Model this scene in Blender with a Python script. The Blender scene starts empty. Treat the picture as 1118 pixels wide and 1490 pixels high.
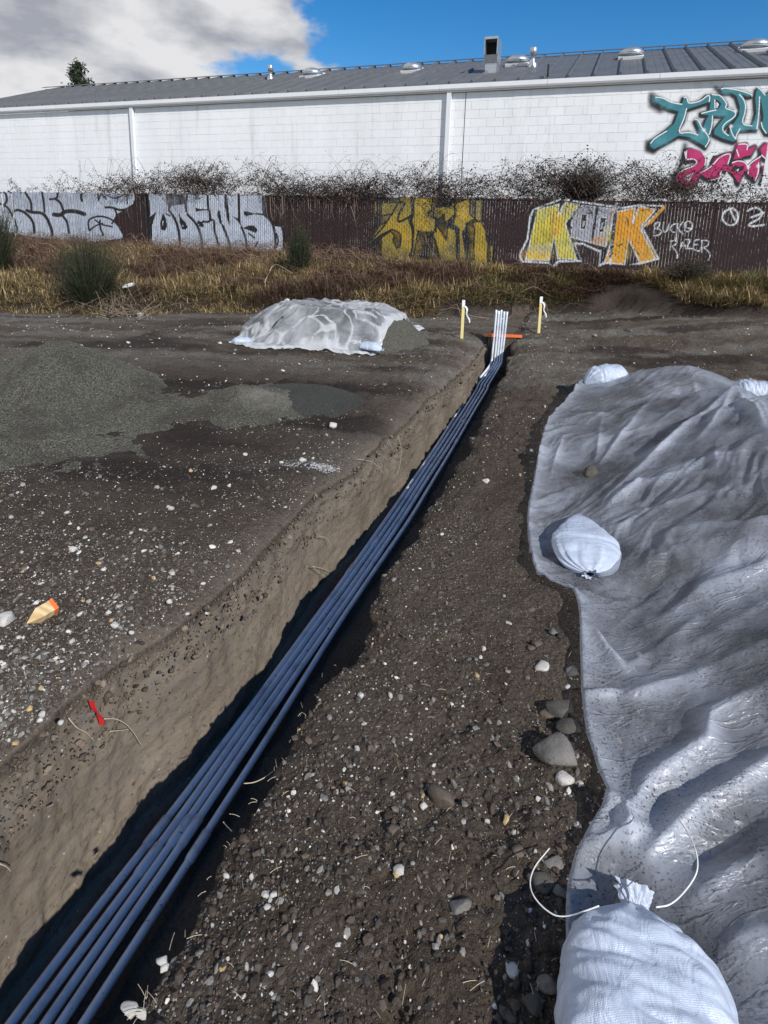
import bpy, math, random
import numpy as np
from mathutils import Vector, Matrix
random.seed(7); RNG = np.random.default_rng(7)
R_ = math.radians
sc = bpy.context.scene
col = sc.collection

# ------------------------------------------------------------------ camera
CAM_H, FPX, PX, PY = 1.65, 830.0, 575.0, 510.0          # height, focal length and optical centre measured on an 1118 x 1490 frame
PITCH, ROLL = math.atan(177/830.0), 0.0325
_f = np.array([0, math.cos(PITCH), -math.sin(PITCH)])
_u = np.array([0, math.sin(PITCH), math.cos(PITCH)]); _r = np.array([1.0, 0, 0])
RV = _r*math.cos(ROLL) + _u*math.sin(ROLL)
UV = -_r*math.sin(ROLL) + _u*math.cos(ROLL)
FV = _f
EYE = np.array([0, 0, CAM_H])
cam_d = bpy.data.cameras.new('camera'); cam = bpy.data.objects.new('camera', cam_d); col.objects.link(cam)
cam_d.sensor_fit = 'VERTICAL'; cam_d.sensor_height = 24.0; cam_d.sensor_width = 18.0
cam_d.lens = FPX/1490*24.0
cam_d.shift_x = -(PX-559)/1490.0
cam_d.shift_y = -(745-PY)/1490.0
cam_d.clip_start = 0.05; cam_d.clip_end = 3000
cam.matrix_world = Matrix(((RV[0], UV[0], -FV[0], EYE[0]), (RV[1], UV[1], -FV[1], EYE[1]), (RV[2], UV[2], -FV[2], EYE[2]), (0, 0, 0, 1)))
sc.camera = cam

# ------------------------------------------------------------------ world, sun, exposure
SUN_AZ = np.array([0.62, -0.785]); SUN_EL = R_(37)
world = bpy.data.worlds.new('World'); sc.world = world; world.use_nodes = True
nt = world.node_tree; nt.nodes.clear()
def wn(t, **k):
    n = nt.nodes.new(t)
    for a, v in k.items(): setattr(n, a, v)
    return n
sky = wn('ShaderNodeTexSky', sky_type='NISHITA', sun_disc=False, sun_elevation=SUN_EL,
         sun_rotation=math.atan2(SUN_AZ[0], SUN_AZ[1]), altitude=0, air_density=1.0, dust_density=0.15, ozone_density=4.0)
hs = wn('ShaderNodeHueSaturation'); hs.inputs['Saturation'].default_value = 1.34; hs.inputs['Value'].default_value = 1.0
nt.links.new(sky.outputs[0], hs.inputs['Color'])
tc = wn('ShaderNodeTexCoord')
mp = wn('ShaderNodeMapping'); mp.inputs['Scale'].default_value = (1, 1, 1.8); mp.inputs['Location'].default_value = (3.1, 0.4, 0.22)
nt.links.new(tc.outputs['Generated'], mp.inputs['Vector'])
cn = wn('ShaderNodeTexNoise'); cn.inputs['Scale'].default_value = 4.2; cn.inputs['Detail'].default_value = 12; cn.inputs['Roughness'].default_value = 0.56
nt.links.new(mp.outputs[0], cn.inputs['Vector'])
# the cloud bank fills the left part of the sky: direction . bank axis
dt = wn('ShaderNodeVectorMath', operation='DOT_PRODUCT'); dt.inputs[1].default_value = (-0.95, 0.10, 0.06)
nt.links.new(tc.outputs['Generated'], dt.inputs[0])
m1 = wn('ShaderNodeMath', operation='MULTIPLY_ADD'); m1.inputs[1].default_value = 1.0; m1.inputs[2].default_value = -0.715
nt.links.new(dt.outputs['Value'], m1.inputs[0])
CLOUD_BIAS = m1
ma = wn('ShaderNodeMath', operation='ADD'); nt.links.new(cn.outputs['Fac'], ma.inputs[0]); nt.links.new(m1.outputs[0], ma.inputs[1])
cr = wn('ShaderNodeValToRGB'); cr.color_ramp.elements[0].position = 0.02; cr.color_ramp.elements[1].position = 0.12
cr.color_ramp.elements[0].color = (0, 0, 0, 1); cr.color_ramp.elements[1].color = (1, 1, 1, 1); cr.color_ramp.interpolation = 'EASE'
nt.links.new(ma.outputs[0], cr.inputs[0])
cn2 = wn('ShaderNodeTexNoise'); cn2.inputs['Scale'].default_value = 6.5; cn2.inputs['Detail'].default_value = 8; cn2.inputs['Roughness'].default_value = 0.5
mp2 = wn('ShaderNodeMapping'); mp2.inputs['Scale'].default_value = (1, 1, 2.2); mp2.inputs['Location'].default_value = (0.9, 0.35, 0.35)
nt.links.new(tc.outputs['Generated'], mp2.inputs['Vector']); nt.links.new(mp2.outputs[0], cn2.inputs['Vector'])
cr2 = wn('ShaderNodeValToRGB'); e = cr2.color_ramp.elements
e[0].position = 0.36; e[0].color = (0.46, 0.48, 0.55, 1); e[1].position = 0.56; e[1].color = (0.98, 0.98, 1.0, 1)
nt.links.new(cn2.outputs['Fac'], cr2.inputs[0])
bg1 = wn('ShaderNodeBackground'); bg1.inputs[1].default_value = 0.13; nt.links.new(hs.outputs[0], bg1.inputs[0])
bg2 = wn('ShaderNodeBackground'); bg2.inputs[1].default_value = 0.8; nt.links.new(cr2.outputs[0], bg2.inputs[0])
mx = wn('ShaderNodeMixShader'); nt.links.new(cr.outputs[0], mx.inputs[0]); nt.links.new(bg1.outputs[0], mx.inputs[1]); nt.links.new(bg2.outputs[0], mx.inputs[2])
wo = wn('ShaderNodeOutputWorld'); nt.links.new(mx.outputs[0], wo.inputs[0])

sl = bpy.data.lights.new('sun', 'SUN'); sl.energy = 4.8; sl.angle = R_(0.5); sl.color = (1.0, 0.955, 0.89)
sun = bpy.data.objects.new('sun', sl); col.objects.link(sun); sun.location = (10, -10, 20)
sd = Vector((SUN_AZ[0]*math.cos(SUN_EL), SUN_AZ[1]*math.cos(SUN_EL), math.sin(SUN_EL)))
sun.rotation_euler = sd.to_track_quat('Z', 'Y').to_euler()
sc.view_settings.view_transform = 'Standard'; sc.view_settings.look = 'None'
sc.view_settings.exposure = 0.0; sc.view_settings.gamma = 1.0; sc.view_settings.use_curve_mapping = False

# ------------------------------------------------------------------ helpers
def ray(x, y):
    return FV*FPX + RV*(x-PX) - UV*(y-PY)
def at_z(x, y, z=0.0):                                  # photo position on the level z
    d = ray(x, y); return EYE + d*((z-CAM_H)/d[2])
def at_plane(x, y, p0, n):
    d = ray(x, y); return EYE + d*(np.dot(np.asarray(p0)-EYE, n)/np.dot(d, n))
def proj(P):
    d = np.asarray(P, float)-EYE; Z = d@FV
    return PX + FPX*(d@RV)/Z, PY - FPX*(d@UV)/Z
def at_surf(x, y, hf):                                  # first hit with a height field
    d = ray(x, y); ts = np.linspace(0.5, 30, 6000)/np.linalg.norm(d[:2])
    P = EYE + ts[:, None]*d; below = P[:, 2] < hf(P[:, 0], P[:, 1])
    k = int(np.argmax(below)) if below.any() else len(ts)-1
    return P[k]

_perm = np.random.default_rng(3).permutation(512)
_perm = np.concatenate([_perm, _perm, _perm])
def vnoise(x, y, z=0.0):
    x = np.asarray(x, float)+100; y = np.asarray(y, float)+100; z = np.asarray(z, float)+np.zeros_like(x)+100
    xi = np.floor(x).astype(int); yi = np.floor(y).astype(int); zi = np.floor(z).astype(int)
    xf, yf, zf = x-xi, y-yi, z-zi
    s = lambda t: t*t*t*(t*(t*6-15)+10)
    u, v, w = s(xf), s(yf), s(zf)
    def h(a, b, c): return _perm[_perm[_perm[a & 511]+(b & 511)]+(c & 511)]/255.5-1.0
    def lerp(a, b, t): return a+(b-a)*t
    r = []
    for c in (0, 1):
        r.append(lerp(lerp(h(xi, yi, zi+c), h(xi+1, yi, zi+c), u), lerp(h(xi, yi+1, zi+c), h(xi+1, yi+1, zi+c), u), v))
    return lerp(r[0], r[1], w)
def fbm(x, y, z=0.0, o=4, g=0.5):
    a, t, f = 1.0, 0, 1.0; s = 0
    for i in range(o):
        t = t + a*vnoise(np.asarray(x)*f+i*17.3, np.asarray(y)*f+i*9.1, np.asarray(z)*f); s += a; a *= g; f *= 2.03
    return t/s
def sstep(a, b, x):
    t = np.clip((np.asarray(x, float)-a)/(b-a), 0, 1); return t*t*(3-2*t)

def tag(o, label=None, cat=None, group=None, kind=None):
    if label: o['label'] = label
    if cat: o['category'] = cat
    if group: o['group'] = group
    if kind: o['kind'] = kind
    return o
def empty(name, loc, rz=0.0):
    o = bpy.data.objects.new(name, None); o.empty_display_size = 0.1; col.objects.link(o)
    o.location = tuple(float(v) for v in loc); o.rotation_euler.z = rz; return o
def mesh_np(name, V, Fq, mat=None, parent=None, smooth=True, attrs=None, world=True):
    """V (n,3); Fq list of (m,k) index arrays; ONE mesh object"""
    me = bpy.data.meshes.new(name)
    V = np.asarray(V, np.float32)
    if not isinstance(Fq, (list, tuple)): Fq = [Fq]
    Fq = [np.asarray(a, np.int32) for a in Fq if len(a)]
    me.vertices.add(len(V)); me.vertices.foreach_set('co', V.ravel())
    tot = sum(a.size for a in Fq); me.loops.add(tot)
    me.loops.foreach_set('vertex_index', np.concatenate([a.ravel() for a in Fq]))
    sizes = np.concatenate([np.full(len(a), a.shape[1], np.int32) for a in Fq])
    me.polygons.add(len(sizes)); st = np.concatenate([[0], np.cumsum(sizes)[:-1]]).astype(np.int32)
    me.polygons.foreach_set('loop_start', st); me.polygons.foreach_set('loop_total', sizes)
    me.polygons.foreach_set('use_smooth', np.full(len(sizes), smooth))
    if attrs:
        for k, a in attrs.items():
            a = np.asarray(a, np.float32)
            if a.ndim == 1:
                at = me.attributes.new(k, 'FLOAT', 'POINT'); at.data.foreach_set('value', a)
            else:
                at = me.attributes.new(k, 'FLOAT_COLOR', 'POINT'); at.data.foreach_set('color', a.ravel())
    me.update(calc_edges=True); me.validate()
    if mat: me.materials.append(mat)
    return link(name, me, parent, world)
def link(name, me, parent=None, world=True):
    o = bpy.data.objects.new(name, me); col.objects.link(o)
    if parent is not None:
        o.parent = parent
        if world:
            o.matrix_parent_inverse = (Matrix.Translation(parent.location) @ parent.rotation_euler.to_matrix().to_4x4()).inverted()
    return o
def box_vf(x0, x1, y0, y1, z0, z1):
    V = np.array([(x, y, z) for x in (x0, x1) for y in (y0, y1) for z in (z0, z1)], float)
    Q = np.array([(0, 1, 3, 2), (4, 6, 7, 5), (0, 4, 5, 1), (2, 3, 7, 6), (0, 2, 6, 4), (1, 5, 7, 3)])
    return V, Q
def grid_faces(nr, nc, off=0, wrap=False):
    a = np.arange(nr*nc).reshape(nr, nc)+off
    if wrap: a = np.concatenate([a, a[:, :1]], 1)
    return np.stack([a[:-1, :-1], a[:-1, 1:], a[1:, 1:], a[1:, :-1]], -1).reshape(-1, 4)
def tube_vf(P, rad, k=8, caps=True):
    P = np.asarray(P, float); n = len(P); rad = np.broadcast_to(np.asarray(rad, float), (n,))
    T = np.gradient(P, axis=0); T /= np.linalg.norm(T, axis=1)[:, None]+1e-9
    ref = np.array([0, 0, 1.0]) if abs(T[0, 2]) < 0.9 else np.array([1.0, 0, 0])
    N = []; nv = ref-T[0]*np.dot(ref, T[0]); nv /= np.linalg.norm(nv)
    for i in range(n):
        nv = nv-T[i]*np.dot(nv, T[i]); nv /= np.linalg.norm(nv)+1e-9; N.append(nv.copy())
    N = np.array(N); B = np.cross(T, N); a = np.arange(k)*2*math.pi/k
    V = P[:, None]+rad[:, None, None]*(N[:, None]*np.cos(a)[None, :, None]+B[:, None]*np.sin(a)[None, :, None])
    Fs = [grid_faces(n, k, 0, True)]
    if caps: Fs.append(np.array([list(range(k))[::-1], list(range((n-1)*k, n*k))]))
    return V.reshape(-1, 3), Fs
def resample(P, n):
    P = np.asarray(P, float); d = np.concatenate([[0], np.cumsum(np.linalg.norm(np.diff(P, axis=0), axis=1))])
    t = np.linspace(0, d[-1], n); return np.stack([np.interp(t, d, P[:, i]) for i in range(P.shape[1])], 1)
def smooth_poly(P, n=60, it=3):
    P = np.asarray(P, float)
    for _ in range(it):
        Q = [P[0]]
        for i in range(len(P)-1): Q += [P[i]*.75+P[i+1]*.25, P[i]*.25+P[i+1]*.75]
        Q.append(P[-1]); P = np.array(Q)
    return resample(P, n)
class MB:
    def __init__(s): s.V = []; s.F = {}; s.n = 0; s.A = []
    def add(s, V, Fs, a=None):
        V = np.asarray(V, float)
        if not isinstance(Fs, (list, tuple)): Fs = [Fs]
        for f in Fs:
            f = np.asarray(f)
            if len(f): s.F.setdefault(f.shape[1], []).append(f+s.n)
        s.V.append(V); s.n += len(V)
        if a is not None: s.A.append(np.broadcast_to(np.asarray(a, float), (len(V), 4)))
        return s
    def box(s, *a, M=None, c=None):
        V, Q = box_vf(*a)
        if M is not None: V = V @ np.asarray(M)[:3, :3].T + np.asarray(M)[:3, 3]
        return s.add(V, Q, c)
    def tube(s, P, r, k=8, c=None):
        V, Fs = tube_vf(P, r, k); return s.add(V, Fs, c)
    def build(s, name, mat, parent=None, smooth=False, world=True, attr='tint'):
        at = {attr: np.concatenate(s.A)} if s.A else None
        return mesh_np(name, np.concatenate(s.V), [np.concatenate(v) for v in s.F.values()], mat, parent, smooth, at, world)

# ------------------------------------------------------------------ materials
class Mat:
    def __init__(s, name):
        s.m = bpy.data.materials.new(name); s.m.use_nodes = True; s.t = s.m.node_tree; s.t.nodes.clear()
        s.out = s.n('ShaderNodeOutputMaterial'); s.b = s.n('ShaderNodeBsdfPrincipled'); s.l(s.b.outputs[0], s.out.inputs[0])
        s.tc = s.n('ShaderNodeTexCoord'); s.pos = s.n('ShaderNodeNewGeometry').outputs['Position']
    def n(s, t, **k):
        q = s.t.nodes.new(t)
        for a, v in k.items(): setattr(q, a, v)
        return q
    def l(s, a, b): s.t.links.new(a, b)
    def set(s, **k):
        for a, v in k.items(): s.b.inputs[a.replace('_', ' ')].default_value = v
        return s
    def noise(s, scale, detail=4, rough=0.5, vec=None, stretch=None, dist=0):
        q = s.n('ShaderNodeTexNoise'); q.inputs['Scale'].default_value = scale; q.inputs['Detail'].default_value = detail
        q.inputs['Roughness'].default_value = rough; q.inputs['Distortion'].default_value = dist
        v = s.tc.outputs['Object'] if vec is None else vec
        if stretch:
            m = s.n('ShaderNodeMapping'); m.inputs['Scale'].default_value = stretch; s.l(v, m.inputs['Vector']); v = m.outputs[0]
        s.l(v, q.inputs['Vector']); return q.outputs['Fac']
    def vor(s, scale, feature='F1', vec=None, out='Distance', rnd=1.0):
        q = s.n('ShaderNodeTexVoronoi', feature=feature); q.inputs['Scale'].default_value = scale; q.inputs['Randomness'].default_value = rnd
        s.l(s.tc.outputs['Object'] if vec is None else vec, q.inputs['Vector']); return q.outputs[out]
    def ramp(s, fac, stops, interp='LINEAR'):
        q = s.n('ShaderNodeValToRGB'); q.color_ramp.interpolation = interp; e = q.color_ramp.elements
        while len(e) < len(stops): e.new(0.5)
        for i, (p, c) in enumerate(stops):
            e[i].position = p; e[i].color = (c, c, c, 1) if not hasattr(c, '__len__') else (*c, 1)
        s.l(fac, q.inputs[0]); return q.outputs[0]
    def mix(s, fac, a, b, mode='MIX'):
        q = s.n('ShaderNodeMix', data_type='RGBA', blend_type=mode)
        for i, v in ((0, fac), (6, a), (7, b)):
            if hasattr(v, 'links'): s.l(v, q.inputs[i])
            elif hasattr(v, '__len__'): q.inputs[i].default_value = (*v, 1)
            else: q.inputs[i].default_value = v if i == 0 else (v, v, v, 1)
        return q.outputs[2]
    def math(s, op, a, b=None):
        q = s.n('ShaderNodeMath', operation=op)
        for i, v in enumerate((a, b)):
            if v is None: continue
            if hasattr(v, 'links'): s.l(v, q.inputs[i])
            else: q.inputs[i].default_value = v
        return q.outputs[0]
    def attr(s, name, out='Color'):
        q = s.n('ShaderNodeAttribute', attribute_name=name); return q.outputs[out]
    def color(s, c): s.l(c, s.b.inputs['Base Color']); return s
    def bump(s, h, dist=0.01, strength=1.0):
        q = s.n('ShaderNodeBump'); q.inputs['Distance'].default_value = dist; q.inputs['Strength'].default_value = strength
        s.l(h, q.inputs['Height']); s.l(q.outputs[0], s.b.inputs['Normal']); return s
def simple(name, c, rough=0.7, metal=0.0, var=0.25, scale=8, bump=0.002):
    M = Mat(name); M.set(Roughness=rough, Metallic=metal)
    n = M.noise(scale, 6, 0.6); M.color(M.mix(n, tuple(v*(1-var) for v in c), tuple(v*(1+var) for v in c)))
    if bump: M.bump(M.noise(scale*6, 5, 0.6), bump)
    return M.m

# ground
M = Mat('ground_soil'); M.set(Roughness=0.88); M.b.inputs['Specular IOR Level'].default_value = 0.3
big = M.noise(0.55, 5, 0.6); med = M.noise(4.0, 6, 0.65); fine = M.noise(60, 6, 0.7)
soil = M.mix(M.ramp(big, [(0.35, 0), (0.65, 1)]), (0.045, 0.030, 0.020), (0.092, 0.070, 0.050))
soil = M.mix(M.ramp(med, [(0.35, 0), (0.7, 1)]), soil, (0.115, 0.090, 0.067))
soil = M.mix(M.ramp(fine, [(0.3, 1), (0.5, 0)]), soil, (0.022, 0.016, 0.012))
sp = M.vor(95); spc = M.vor(95, out='Color')
spm = M.math('MULTIPLY', M.ramp(sp, [(0.18, 1), (0.34, 0)]), M.ramp(spc, [(0.55, 0), (0.6, 1)]))
spm = M.math('MULTIPLY', spm, M.attr('gravelly', 'Fac'))
soil = M.mix(spm, soil, M.mix(M.noise(33, 2), (0.15, 0.14, 0.125), (0.42, 0.40, 0.37)))
wallc = M.mix(M.ramp(M.noise(2.2, 6, 0.65), [(0.3, 0), (0.7, 1)]), (0.115, 0.093, 0.070), (0.215, 0.178, 0.138))
wallc = M.mix(M.ramp(M.noise(38, 7, 0.75), [(0.34, 1), (0.46, 0)]), wallc, (0.055, 0.042, 0.03))
wallc = M.mix(M.ramp(M.noise(7, 5, 0.6, stretch=(1, 1, 3.5)), [(0.5, 0), (0.72, 0.7)]), wallc, (0.12, 0.115, 0.105))
gr = M.mix(M.ramp(M.noise(55, 5, 0.8), [(0.35, 0), (0.65, 1)]), (0.055, 0.048, 0.040), (0.27, 0.25, 0.215))
c = M.mix(M.math('MULTIPLY', M.attr('greyband', 'Fac'), M.ramp(M.noise(3, 6, 0.7), [(0.3, 0.25), (0.65, 1.0)])), soil, gr)
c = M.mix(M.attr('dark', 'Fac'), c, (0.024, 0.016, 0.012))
wsp = M.math('MULTIPLY', M.ramp(M.vor(42), [(0.10, 1), (0.2, 0)]), M.ramp(M.vor(42, out='Color'), [(0.8, 0), (0.84, 1)]))
wallc = M.mix(wsp, wallc, (0.42, 0.39, 0.33))
c = M.mix(M.attr('wallness', 'Fac'), c, wallc)
M.color(c)
bh = M.math('ADD', M.math('MULTIPLY', fine, 0.7), M.math('MULTIPLY', M.noise(160, 4, 0.7), 0.5))
bh = M.math('ADD', bh, M.math('MULTIPLY', M.math('SUBTRACT', 0.5, M.vor(55)), 0.7))
bh = M.math('ADD', bh, M.math('MULTIPLY', M.noise(14, 6, 0.7), 2.2))
bp = M.n('ShaderNodeBump'); bp.inputs['Distance'].default_value = 0.02; M.l(bh, bp.inputs['Height']); M.l(M.math('SUBTRACT', 1.0, M.math('MULTIPLY', M.attr('wallness', 'Fac'), 0.72)), bp.inputs['Strength']); M.l(bp.outputs[0], M.b.inputs['Normal'])
MAT_GROUND = M.m

def tinted(name, rough=0.8, var=0.3, scale=60, bump=0.003, spec=0.4, transl=0.0):
    M = Mat(name); M.set(Roughness=rough); M.b.inputs['Specular IOR Level'].default_value = spec
    a = M.attr('tint'); n = M.noise(scale, 5, 0.65)
    M.color(M.mix(1.0, a, M.ramp(n, [(0.25, 1-var), (0.75, 1+var)]), 'MULTIPLY'))
    if bump: M.bump(n, bump)
    return M.m
MAT_STONE = tinted('stone_chips', 0.75, 0.3, 90, 0.002)
MAT_LEAF = tinted('foliage', 0.6, 0.25, 12, 0, 0.3)
MAT_CANE = tinted('canes', 0.7, 0.3, 30, 0, 0.3)

def rock_mat(name, a, b, sc_=14):
    M = Mat(name); M.set(Roughness=0.8)
    c = M.mix(M.ramp(M.noise(sc_, 7, 0.65), [(0.3, 0), (0.7, 1)]), a, b)
    c = M.mix(M.ramp(M.noise(sc_*5, 4, 0.6), [(0.58, 0), (0.7, 0.6)]), c, (0.05, 0.04, 0.03))
    M.color(c); M.bump(M.noise(sc_*6, 6, 0.65), 0.004); return M.m
MAT_ROCK_PALE = rock_mat('pale_rock', (0.36, 0.34, 0.31), (0.56, 0.54, 0.50))
MAT_ROCK_GREY = rock_mat('grey_rock', (0.085, 0.08, 0.072), (0.20, 0.19, 0.175))
MAT_ROCK_BROWN = rock_mat('brown_rock', (0.06, 0.045, 0.034), (0.13, 0.10, 0.075))
MAT_ROCK_DARK = rock_mat('dark_rock', (0.035, 0.032, 0.028), (0.10, 0.09, 0.075))

M = Mat('grey_gravel'); M.set(Roughness=0.9)
v = M.vor(130, out='Color'); vd = M.vor(130)
c = M.mix(M.ramp(v, [(0.2, 0), (0.9, 1)]), (0.042, 0.040, 0.028), (0.24, 0.228, 0.172))
c = M.mix(M.ramp(M.noise(2.0, 5, 0.6), [(0.38, 0.7), (0.52, 0)]), c, (0.06, 0.05, 0.036))
c = M.mix(M.attr('pale', 'Fac'), c, (0.27, 0.25, 0.20))
c = M.mix(M.attr('dark', 'Fac'), c, (0.04, 0.04, 0.036))
M.color(c); M.bump(M.math('ADD', M.math('ADD', M.math('MULTIPLY', vd, -1.0), M.noise(45, 5, 0.7)), M.math('MULTIPLY', M.noise(13, 5, 0.7), 3.0)), 0.022); MAT_GRAVEL = M.m

M = Mat('building_paint'); M.set(Roughness=0.7); M.tc_ = M.tc
_gp = M.n('ShaderNodeNewGeometry').outputs['Position']
class _O: outputs = {'Object': _gp}
M.tc = _O
n = M.noise(1.3, 7, 0.65, stretch=(1, 1, 0.25)); n2 = M.noise(5, 7, 0.7)
oi = M.n('ShaderNodeObjectInfo').outputs['Random']
c = M.mix(M.ramp(n, [(0.35, 0), (0.75, 1)]), (0.86, 0.865, 0.87), (0.76, 0.77, 0.775))
c = M.mix(M.ramp(n2, [(0.58, 0), (0.82, 0.5)]), c, (0.48, 0.48, 0.47))
c = M.mix(M.math('MULTIPLY', oi, 0.12), c, (0.55, 0.55, 0.55))
sv = M.ramp(M.noise(1.1, 6, 0.7, stretch=(2.2, 2.2, .22)), [(0.56, 0), (0.75, 0.55)])
c = M.mix(sv, c, (0.46, 0.455, 0.44))
M.color(c); M.bump(M.noise(40, 5, 0.6), 0.003); MAT_WALL = M.m
M = Mat('mortar_paint'); M.set(Roughness=0.8)
M.color(M.ramp(M.noise(1.8, 5, 0.75), [(0.52, (0.84, 0.84, 0.84)), (0.70, (0.3, 0.3, 0.3))])); MAT_MORTAR = M.m
MAT_TRIM = simple('white_trim', (0.74, 0.75, 0.76), 0.5, 0, 0.07, 3, 0.001)
M = Mat('roof_metal'); M.set(Roughness=0.5, Metallic=0.15)
n = M.noise(2.0, 6, 0.6)
c = M.mix(M.ramp(n, [(0.3, 0), (0.7, 1)]), (0.105, 0.105, 0.105), (0.16, 0.16, 0.158))
c = M.mix(M.math('MULTIPLY', M.n('ShaderNodeObjectInfo').outputs['Random'], 0.3), c, (0.09, 0.09, 0.09))
M.color(c); M.bump(M.noise(14, 3), 0.002); MAT_ROOF = M.m
MAT_GALV = simple('galvanised', (0.52, 0.54, 0.56), 0.38, 0.8, 0.2, 10, 0.001)
MAT_BLACK = simple('dark_void', (0.012, 0.012, 0.013), 0.9)
MAT_SLAT = simple('brown_slat', (0.026, 0.0095, 0.009), 0.8, 0, 0.35, 4, 0.001)
MAT_WIRE = simple('chain_wire', (0.02, 0.012, 0.011), 0.9, 0, 0.3, 20, 0)
# sprayed paint: colour baked from stroke outlines, weathered by noise
def paint_mat(name, dirt=0.5):
    M = Mat(name); M.set(Roughness=0.55)
    a = M.n('ShaderNodeAttribute', attribute_name='paint')
    n = M.noise(7, 6, 0.7); n2 = M.noise(38, 5, 0.7)
    c = M.mix(1.0, a.outputs['Color'], M.ramp(n, [(0.3, 1-0.35*dirt), (0.7, 1+0.25*dirt)]), 'MULTIPLY')
    c = M.mix(M.ramp(n2, [(0.60, 0), (0.68, dirt)]), c, (0.03, 0.02, 0.02))
    M.color(c)
    tr = M.n('ShaderNodeBsdfTransparent'); ms = M.n('ShaderNodeMixShader')
    M.l(a.outputs['Alpha'], ms.inputs[0]); M.l(tr.outputs[0], ms.inputs[1]); M.l(M.b.outputs[0], ms.inputs[2]); M.l(ms.outputs[0], M.out.inputs[0])
    return M.m
MAT_PAINT_FENCE = paint_mat('fence_spray_paint', 0.75)
MAT_PAINT_WALL = paint_mat('wall_spray_paint', 0.08)

M = Mat('conduit_plastic'); M.set(Roughness=0.27); M.b.inputs['Specular IOR Level'].default_value = 0.9; M.b.inputs['Coat Weight'].default_value = 0.6; M.b.inputs['Coat Roughness'].default_value = 0.3
oi = M.n('ShaderNodeObjectInfo').outputs['Random']
c = M.mix(oi, (0.64, 0.70, 0.79), (0.72, 0.76, 0.82))
n = M.noise(6, 6, 0.7); n2 = M.noise(34, 5, 0.75)
c = M.mix(M.ramp(n, [(0.5, 0), (0.75, 0.7)]), c, (0.17, 0.165, 0.16))
c = M.mix(M.ramp(n2, [(0.64, 0), (0.66, 1)]), c, (0.02, 0.017, 0.014))
M.color(c); M.bump(n2, 0.0015); MAT_PIPE = M.m

def film_mat(name, base, trans, rough, specks, scale=14, weave=False):
    M = Mat(name); M.set(Roughness=rough); M.b.inputs['Specular IOR Level'].default_value = 0.7
    n = M.noise(3.0, 6, 0.65)
    c = M.mix(M.ramp(n, [(0.35, 0), (0.7, 1)]), base, tuple(v*0.72 for v in base))
    rlo = M.attr('ridge_light_opacity', 'Fac')
    c = M.mix(M.math('MULTIPLY', rlo, 0.8), c, tuple(min(.85, v*1.75) for v in base))  # ridge highlights painted into the base colour, bunched film whiter too
    d1 = M.noise(125, 4, 0.68); reg = M.ramp(M.noise(2.2, 5, 0.65), [(0.35, 0), (0.6, 1)])
    spk = M.math('MULTIPLY', M.ramp(d1, [(0.565, 0), (0.62, 1)]), M.math('ADD', M.math('MULTIPLY', reg, 0.9), 0.1))
    c = M.mix(M.math('MULTIPLY', spk, specks), c, (0.03, 0.026, 0.022))
    M.color(c)
    M.l(M.ramp(M.noise(26, 4, 0.7), [(0.4, rough*0.7), (0.7, min(1, rough*1.9))]), M.b.inputs['Roughness'])
    h = M.math('ADD', M.noise(scale, 4, 0.5, dist=0.4), M.math('MULTIPLY', M.noise(120, 4, 0.6), 0.18))
    cz = M.noise(5, 4, 0.55, stretch=(1.0, 2.6, 1), dist=0.6); cz = M.math('ABSOLUTE', M.math('SUBTRACT', cz, 0.5))
    cz2 = M.math('ABSOLUTE', M.math('SUBTRACT', M.noise(17, 3, 0.5, dist=1.0), 0.5))
    h = M.math('SUBTRACT', h, M.math('ADD', M.math('MULTIPLY', M.math('MINIMUM', cz, 0.06), 8.0), M.math('MULTIPLY', M.math('MINIMUM', cz2, 0.05), 1.0)))
    M.bump(h, 0.0055, 0.9)
    tr = M.n('ShaderNodeBsdfTransparent'); tl = M.n('ShaderNodeBsdfTranslucent'); tl.inputs[0].default_value = (*[min(1, v*1.1) for v in base], 1)
    m1_ = M.n('ShaderNodeMixShader'); m1_.inputs[0].default_value = 0.38; M.l(M.b.outputs[0], m1_.inputs[1]); M.l(tl.outputs[0], m1_.inputs[2])
    m2_ = M.n('ShaderNodeMixShader'); f = M.ramp(M.noise(3.0, 6, 0.6, dist=0.3), [(0.40, trans*0.5), (0.60, min(1, trans*1.5))])
    f = M.math('MULTIPLY', f, M.math('SUBTRACT', 1.0, M.math('MULTIPLY', rlo, 0.8)))
    M.l(f, m2_.inputs[0]); M.l(m1_.outputs[0], m2_.inputs[1]); M.l(tr.outputs[0], m2_.inputs[2]); M.l(m2_.outputs[0], M.out.inputs[0])
    return M.m
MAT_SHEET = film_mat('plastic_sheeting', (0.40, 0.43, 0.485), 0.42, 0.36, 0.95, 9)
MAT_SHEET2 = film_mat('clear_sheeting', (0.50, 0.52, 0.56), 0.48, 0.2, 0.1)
M = Mat('woven_bag'); M.set(Roughness=0.38)
n = M.noise(7, 6, 0.6)
c = M.mix(M.ramp(n, [(0.3, 0), (0.75, 1)]), (0.52, 0.58, 0.68), (0.38, 0.43, 0.53))
c = M.mix(M.ramp(M.noise(30, 5, 0.7), [(0.66, 0), (0.72, 0.5)]), c, (0.25, 0.22, 0.18))
M.color(c)
w1 = M.n('ShaderNodeTexWave', wave_type='BANDS', bands_direction='X'); w1.inputs['Scale'].default_value = 110; w1.inputs['Distortion'].default_value = 0.6
w2 = M.n('ShaderNodeTexWave', wave_type='BANDS', bands_direction='Y'); w2.inputs['Scale'].default_value = 110; w2.inputs['Distortion'].default_value = 0.6
M.l(M.tc.outputs['Object'], w1.inputs[0]); M.l(M.tc.outputs['Object'], w2.inputs[0])
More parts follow.
